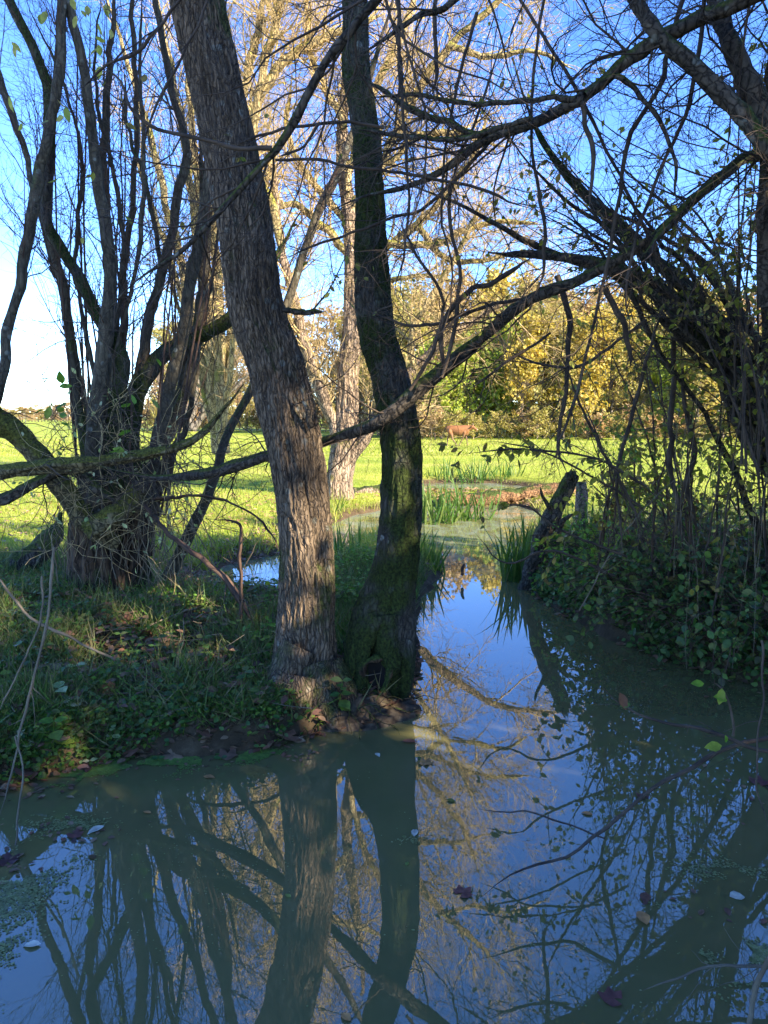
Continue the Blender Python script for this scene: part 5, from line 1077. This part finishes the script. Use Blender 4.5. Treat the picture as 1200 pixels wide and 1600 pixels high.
fore('thin dark branch with fresh green leaves reaching in from the right edge above the water', [(1320,1170,8),(1200,1172,7),(1130,1150,6),(1062,1133,5),(1000,1118,4),(950,1085,3),(928,1062,2)], 2.9, 3.1, 1,
     [(1138,1092,2.9,.07,'leaf_lime',-1,.25),(1128,1075,2.9,.07,'leaf_lime',-.2,-1),(1100,1068,2.9,.06,'leaf_lime',-1,.1),(1128,1165,2.9,.08,'leaf_lime',-1,0),(1135,1160,2.9,.04,'leaf_lime',-.2,.6),(968,1082,3.05,.08,'leaf_brown',.4,-1),(985,1100,3.05,.05,'leaf_green',-1,-.1)])
fore('small leafy side twig rising from the drooping branch', [(1145,1150,4),(1140,1110,3.5),(1128,1078,3),(1112,1066,2)], 2.9, 2.9, 9)
fore('long bare branch trailing down into the water on the right', [(1330,1120,9),(1200,1152,8),(1120,1175,8),(1050,1215,7),(1000,1245,6),(950,1290,6),(895,1335,5),(830,1352,4),(785,1375,3.5),(735,1412,2.5)], 3.0, 2.6, 2, Ys=[3.2,3.1,3.05,3.0,2.95,2.9,2.87,2.82,2.75,2.66])
fore('wispy twig lying along the water in the middle right', [(945,1310,3),(880,1285,3),(830,1270,3),(790,1268,2.5),(745,1262,2)], 3.05, 3.25, 3, dens=5)
fore('pale bent twig at the bottom right corner', [(1165,1640,8),(1180,1560,8),(1200,1500,8),(1240,1420,7)], 2.1, 2.1, 4, mat='cane')
fore('grey twig floating near the bottom right', [(1215,1512,5),(1150,1510,5),(1100,1515,4),(1050,1530,3),(1000,1548,2)], 2.35, 2.3, 5, mat='cane', dens=6)
fore('slender twig hanging down at the right edge over the water', [(1190,1000,4),(1192,1080,3),(1180,1180,3),(1188,1250,2.5),(1200,1300,2)], 2.9, 2.7, 6)
fore('dark stick poking out of the water in the channel by the iris clump', [(722,898,5),(722,888,5),(725,880,3)], 8.9, 8.9, 7, dens=0)
fore('dry stick poking from the right bank into the water', [(1000,905,5),(1020,945,5),(1032,985,5),(1035,1000,4)], 6.4, 6.1, 8, mat='cane')

# ------------------------------------------------------------------ floating leaves, each one its own thing
fl = [(665,1192,.085,'orange','lobe','curled orange-brown leaf floating right of the mossy trunk reflection'),
 (648,1302,.075,'cream','leaf','pale bleached leaf floating on the mossy trunk reflection'),
 (636,1350,.035,'yellow','leaf','tiny yellow leaf floating below the pale bleached one'),
 (705,1252,.055,'hazel','leaf','dull olive leaf floating right of the trunk reflections'),
 (724,1395,.075,'maroon','lobe','sunken maroon leaf near the tip of the trailing branch'),
 (917,1272,.06,'orange','leaf','small buff leaf floating beside the trailing branch'),
 (1008,1404,.075,'brown','leaf','reddish brown leaf floating above the orange one'),
 (1004,1435,.095,'orange','leaf','large orange leaf floating at the lower right'),
 (1153,1402,.075,'cream','round','round cream leaf floating near the right edge'),
 (955,1560,.08,'maroon','lobe','sunken pinkish leaf near the bottom of the picture'),
 (327,1215,.07,'orange','leaf','ochre leaf floating just off the left bank'),
 (150,1298,.09,'cream','leaf','pale pinkish leaf in the raft of leaves on the left'),
 (118,1305,.08,'maroon','lobe','maroon leaf in the raft of leaves on the left'),
 (230,1270,.05,'orange','leaf','small rusty leaf floating over the coppice reflection'),
 (590,1180,.05,'cream','leaf','little white leaf floating on the brown trunk reflection'),
 (50,1478,.07,'cream','leaf','faded leaf floating in the lower left'),
 (145,1340,.05,'hazel','leaf','olive leaf floating in the left sky reflection'),
 (12,1345,.09,'brown','lobe','dark maroon leaf in the algae raft at the left edge'),
 (1185,1222,.10,'maroon','lobe','dull purple leaf floating at the right edge'),
 (1003,1245,.07,'brown','lobe','blackish curled leaf beside the trailing branch'),
 (655,1185,.04,'green','leaf','small green leaf beside the curled orange-brown one'),
 (868,1152,.05,'hazel','leaf','small drab leaf floating in the shade of the right bank'),
 (1020,1020,.06,'orange','leaf','tan leaf floating at the foot of the right bank'),
 (1140,1062,.05,'cream','leaf','pale fleck of a leaf floating under the right bank'),
 (640,1160,.10,'brown','leaf','dark bark-like leaf floating at the mossy trunk foot'),
 (540,1590,.05,'orange','leaf','small ochre leaf at the bottom middle'),
 (450,1400,.035,'yellow','leaf','tiny yellow leaf floating on the brown trunk reflection edge')]
g = np.random.default_rng(21)
ROUND_V = LEAF_V * np.array([1.6, .9, 1])
for k, (x, y, s, mk, sh_, lab) in enumerate(fl):
    v, f = {'leaf': (LEAF_V, LEAF_F), 'lobe': (LOBE_V, LOBE_F), 'round': (ROUND_V, LEAF_F)}[sh_]
    v = v + np.array([0, -.5, 0]); v = v * np.array([g.uniform(.85, 1.2), 1, g.uniform(.8, 2.0)]); a = g.uniform(0, 6.28)
    ca, sa = math.cos(a), math.sin(a); vv = np.stack([v[:, 0] * ca - v[:, 1] * sa, v[:, 0] * sa + v[:, 1] * ca, v[:, 2] + .075], -1) * s
    b = MB(); b.add(vv, f); o = obj('floating_leaf', (b, M['leaf_' + mk])); q = G(x, y, 0.0); o.location = (q[0], q[1], .001)
    tag(o, lab, 'leaf', 'leaves floating on the water')
# duckweed and floating specks
disc = np.array([(math.cos(a), math.sin(a), 0) for a in np.linspace(0, 2 * math.pi, 6, endpoint=False)]); disc_f = np.array([(0,1,2,3,4,5)])
def duck(label, blobs, mat, seed, size=(.003, .006)):
    g = np.random.default_rng(seed); XY = []
    for (x, y, sx, sy, n) in blobs:
        c = G(x, y)[:2]; e = np.abs(G(x + sx, y)[0] - c[0]); f = abs(G(x, y - sy)[1] - G(x, y + sy)[1]) / 2
        XY.append(c + g.normal(size=(n, 2)) * np.array([e, f]) * .6)
    XY = np.concatenate(XY); q = np.stack([XY[:, 0], XY[:, 1], np.zeros(len(XY))], -1)
    keep = (fbm(q * 9, 3, seed) > -.15) & (sdist(XY[:, 0], XY[:, 1], pond) < .02); XY = XY[keep]; n = len(XY)
    pos = np.stack([XY[:, 0], XY[:, 1], g.uniform(.002, .006, n)], -1); a = g.uniform(0, 6.28, n); di = np.stack([np.cos(a), np.sin(a), np.zeros(n)], -1)
    b = MB(); scatter(b, disc, disc_f, pos, frames(di, np.tile(np.array([[0, 0, 1.]]), (n, 1))), g.uniform(size[0], size[1], n)); tag(obj('duckweed', (b, mat, False)), label, 'duckweed', kind='stuff')
duck('bright green duckweed strip along the foot of the left bank', [(180,1196,80,12,9000),(280,1184,60,9,9000),(360,1182,40,8,4000),(100,1212,50,12,3000),(400,1178,40,6,2500)], M['duckweed'], 1)
duck('drab green algae raft on the water at the left edge', [(20,1400,60,45,2800),(60,1340,70,25,1000),(110,1290,60,12,700),(5,1480,30,30,600)], M['duckweed_dull'], 2)
duck('small scattered duckweed patches at the lower right', [(1180,1490,30,14,900),(1090,1495,20,8,350),(1035,1405,20,8,300),(1180,1350,60,20,700),(660,1318,30,10,300),(1170,1560,30,20,300),(1100,1360,40,12,300)], M['duckweed_dull'], 3)
duck('fine floating specks of duckweed in the shade of the right bank', [(900,1100,250,60,900),(1050,1080,150,40,700),(300,1350,250,120,700),(850,1400,300,150,700),(780,1030,100,40,300)], M['duckweed_dull'], 4, size=(.002, .004))
print('objects', len(bpy.data.objects))
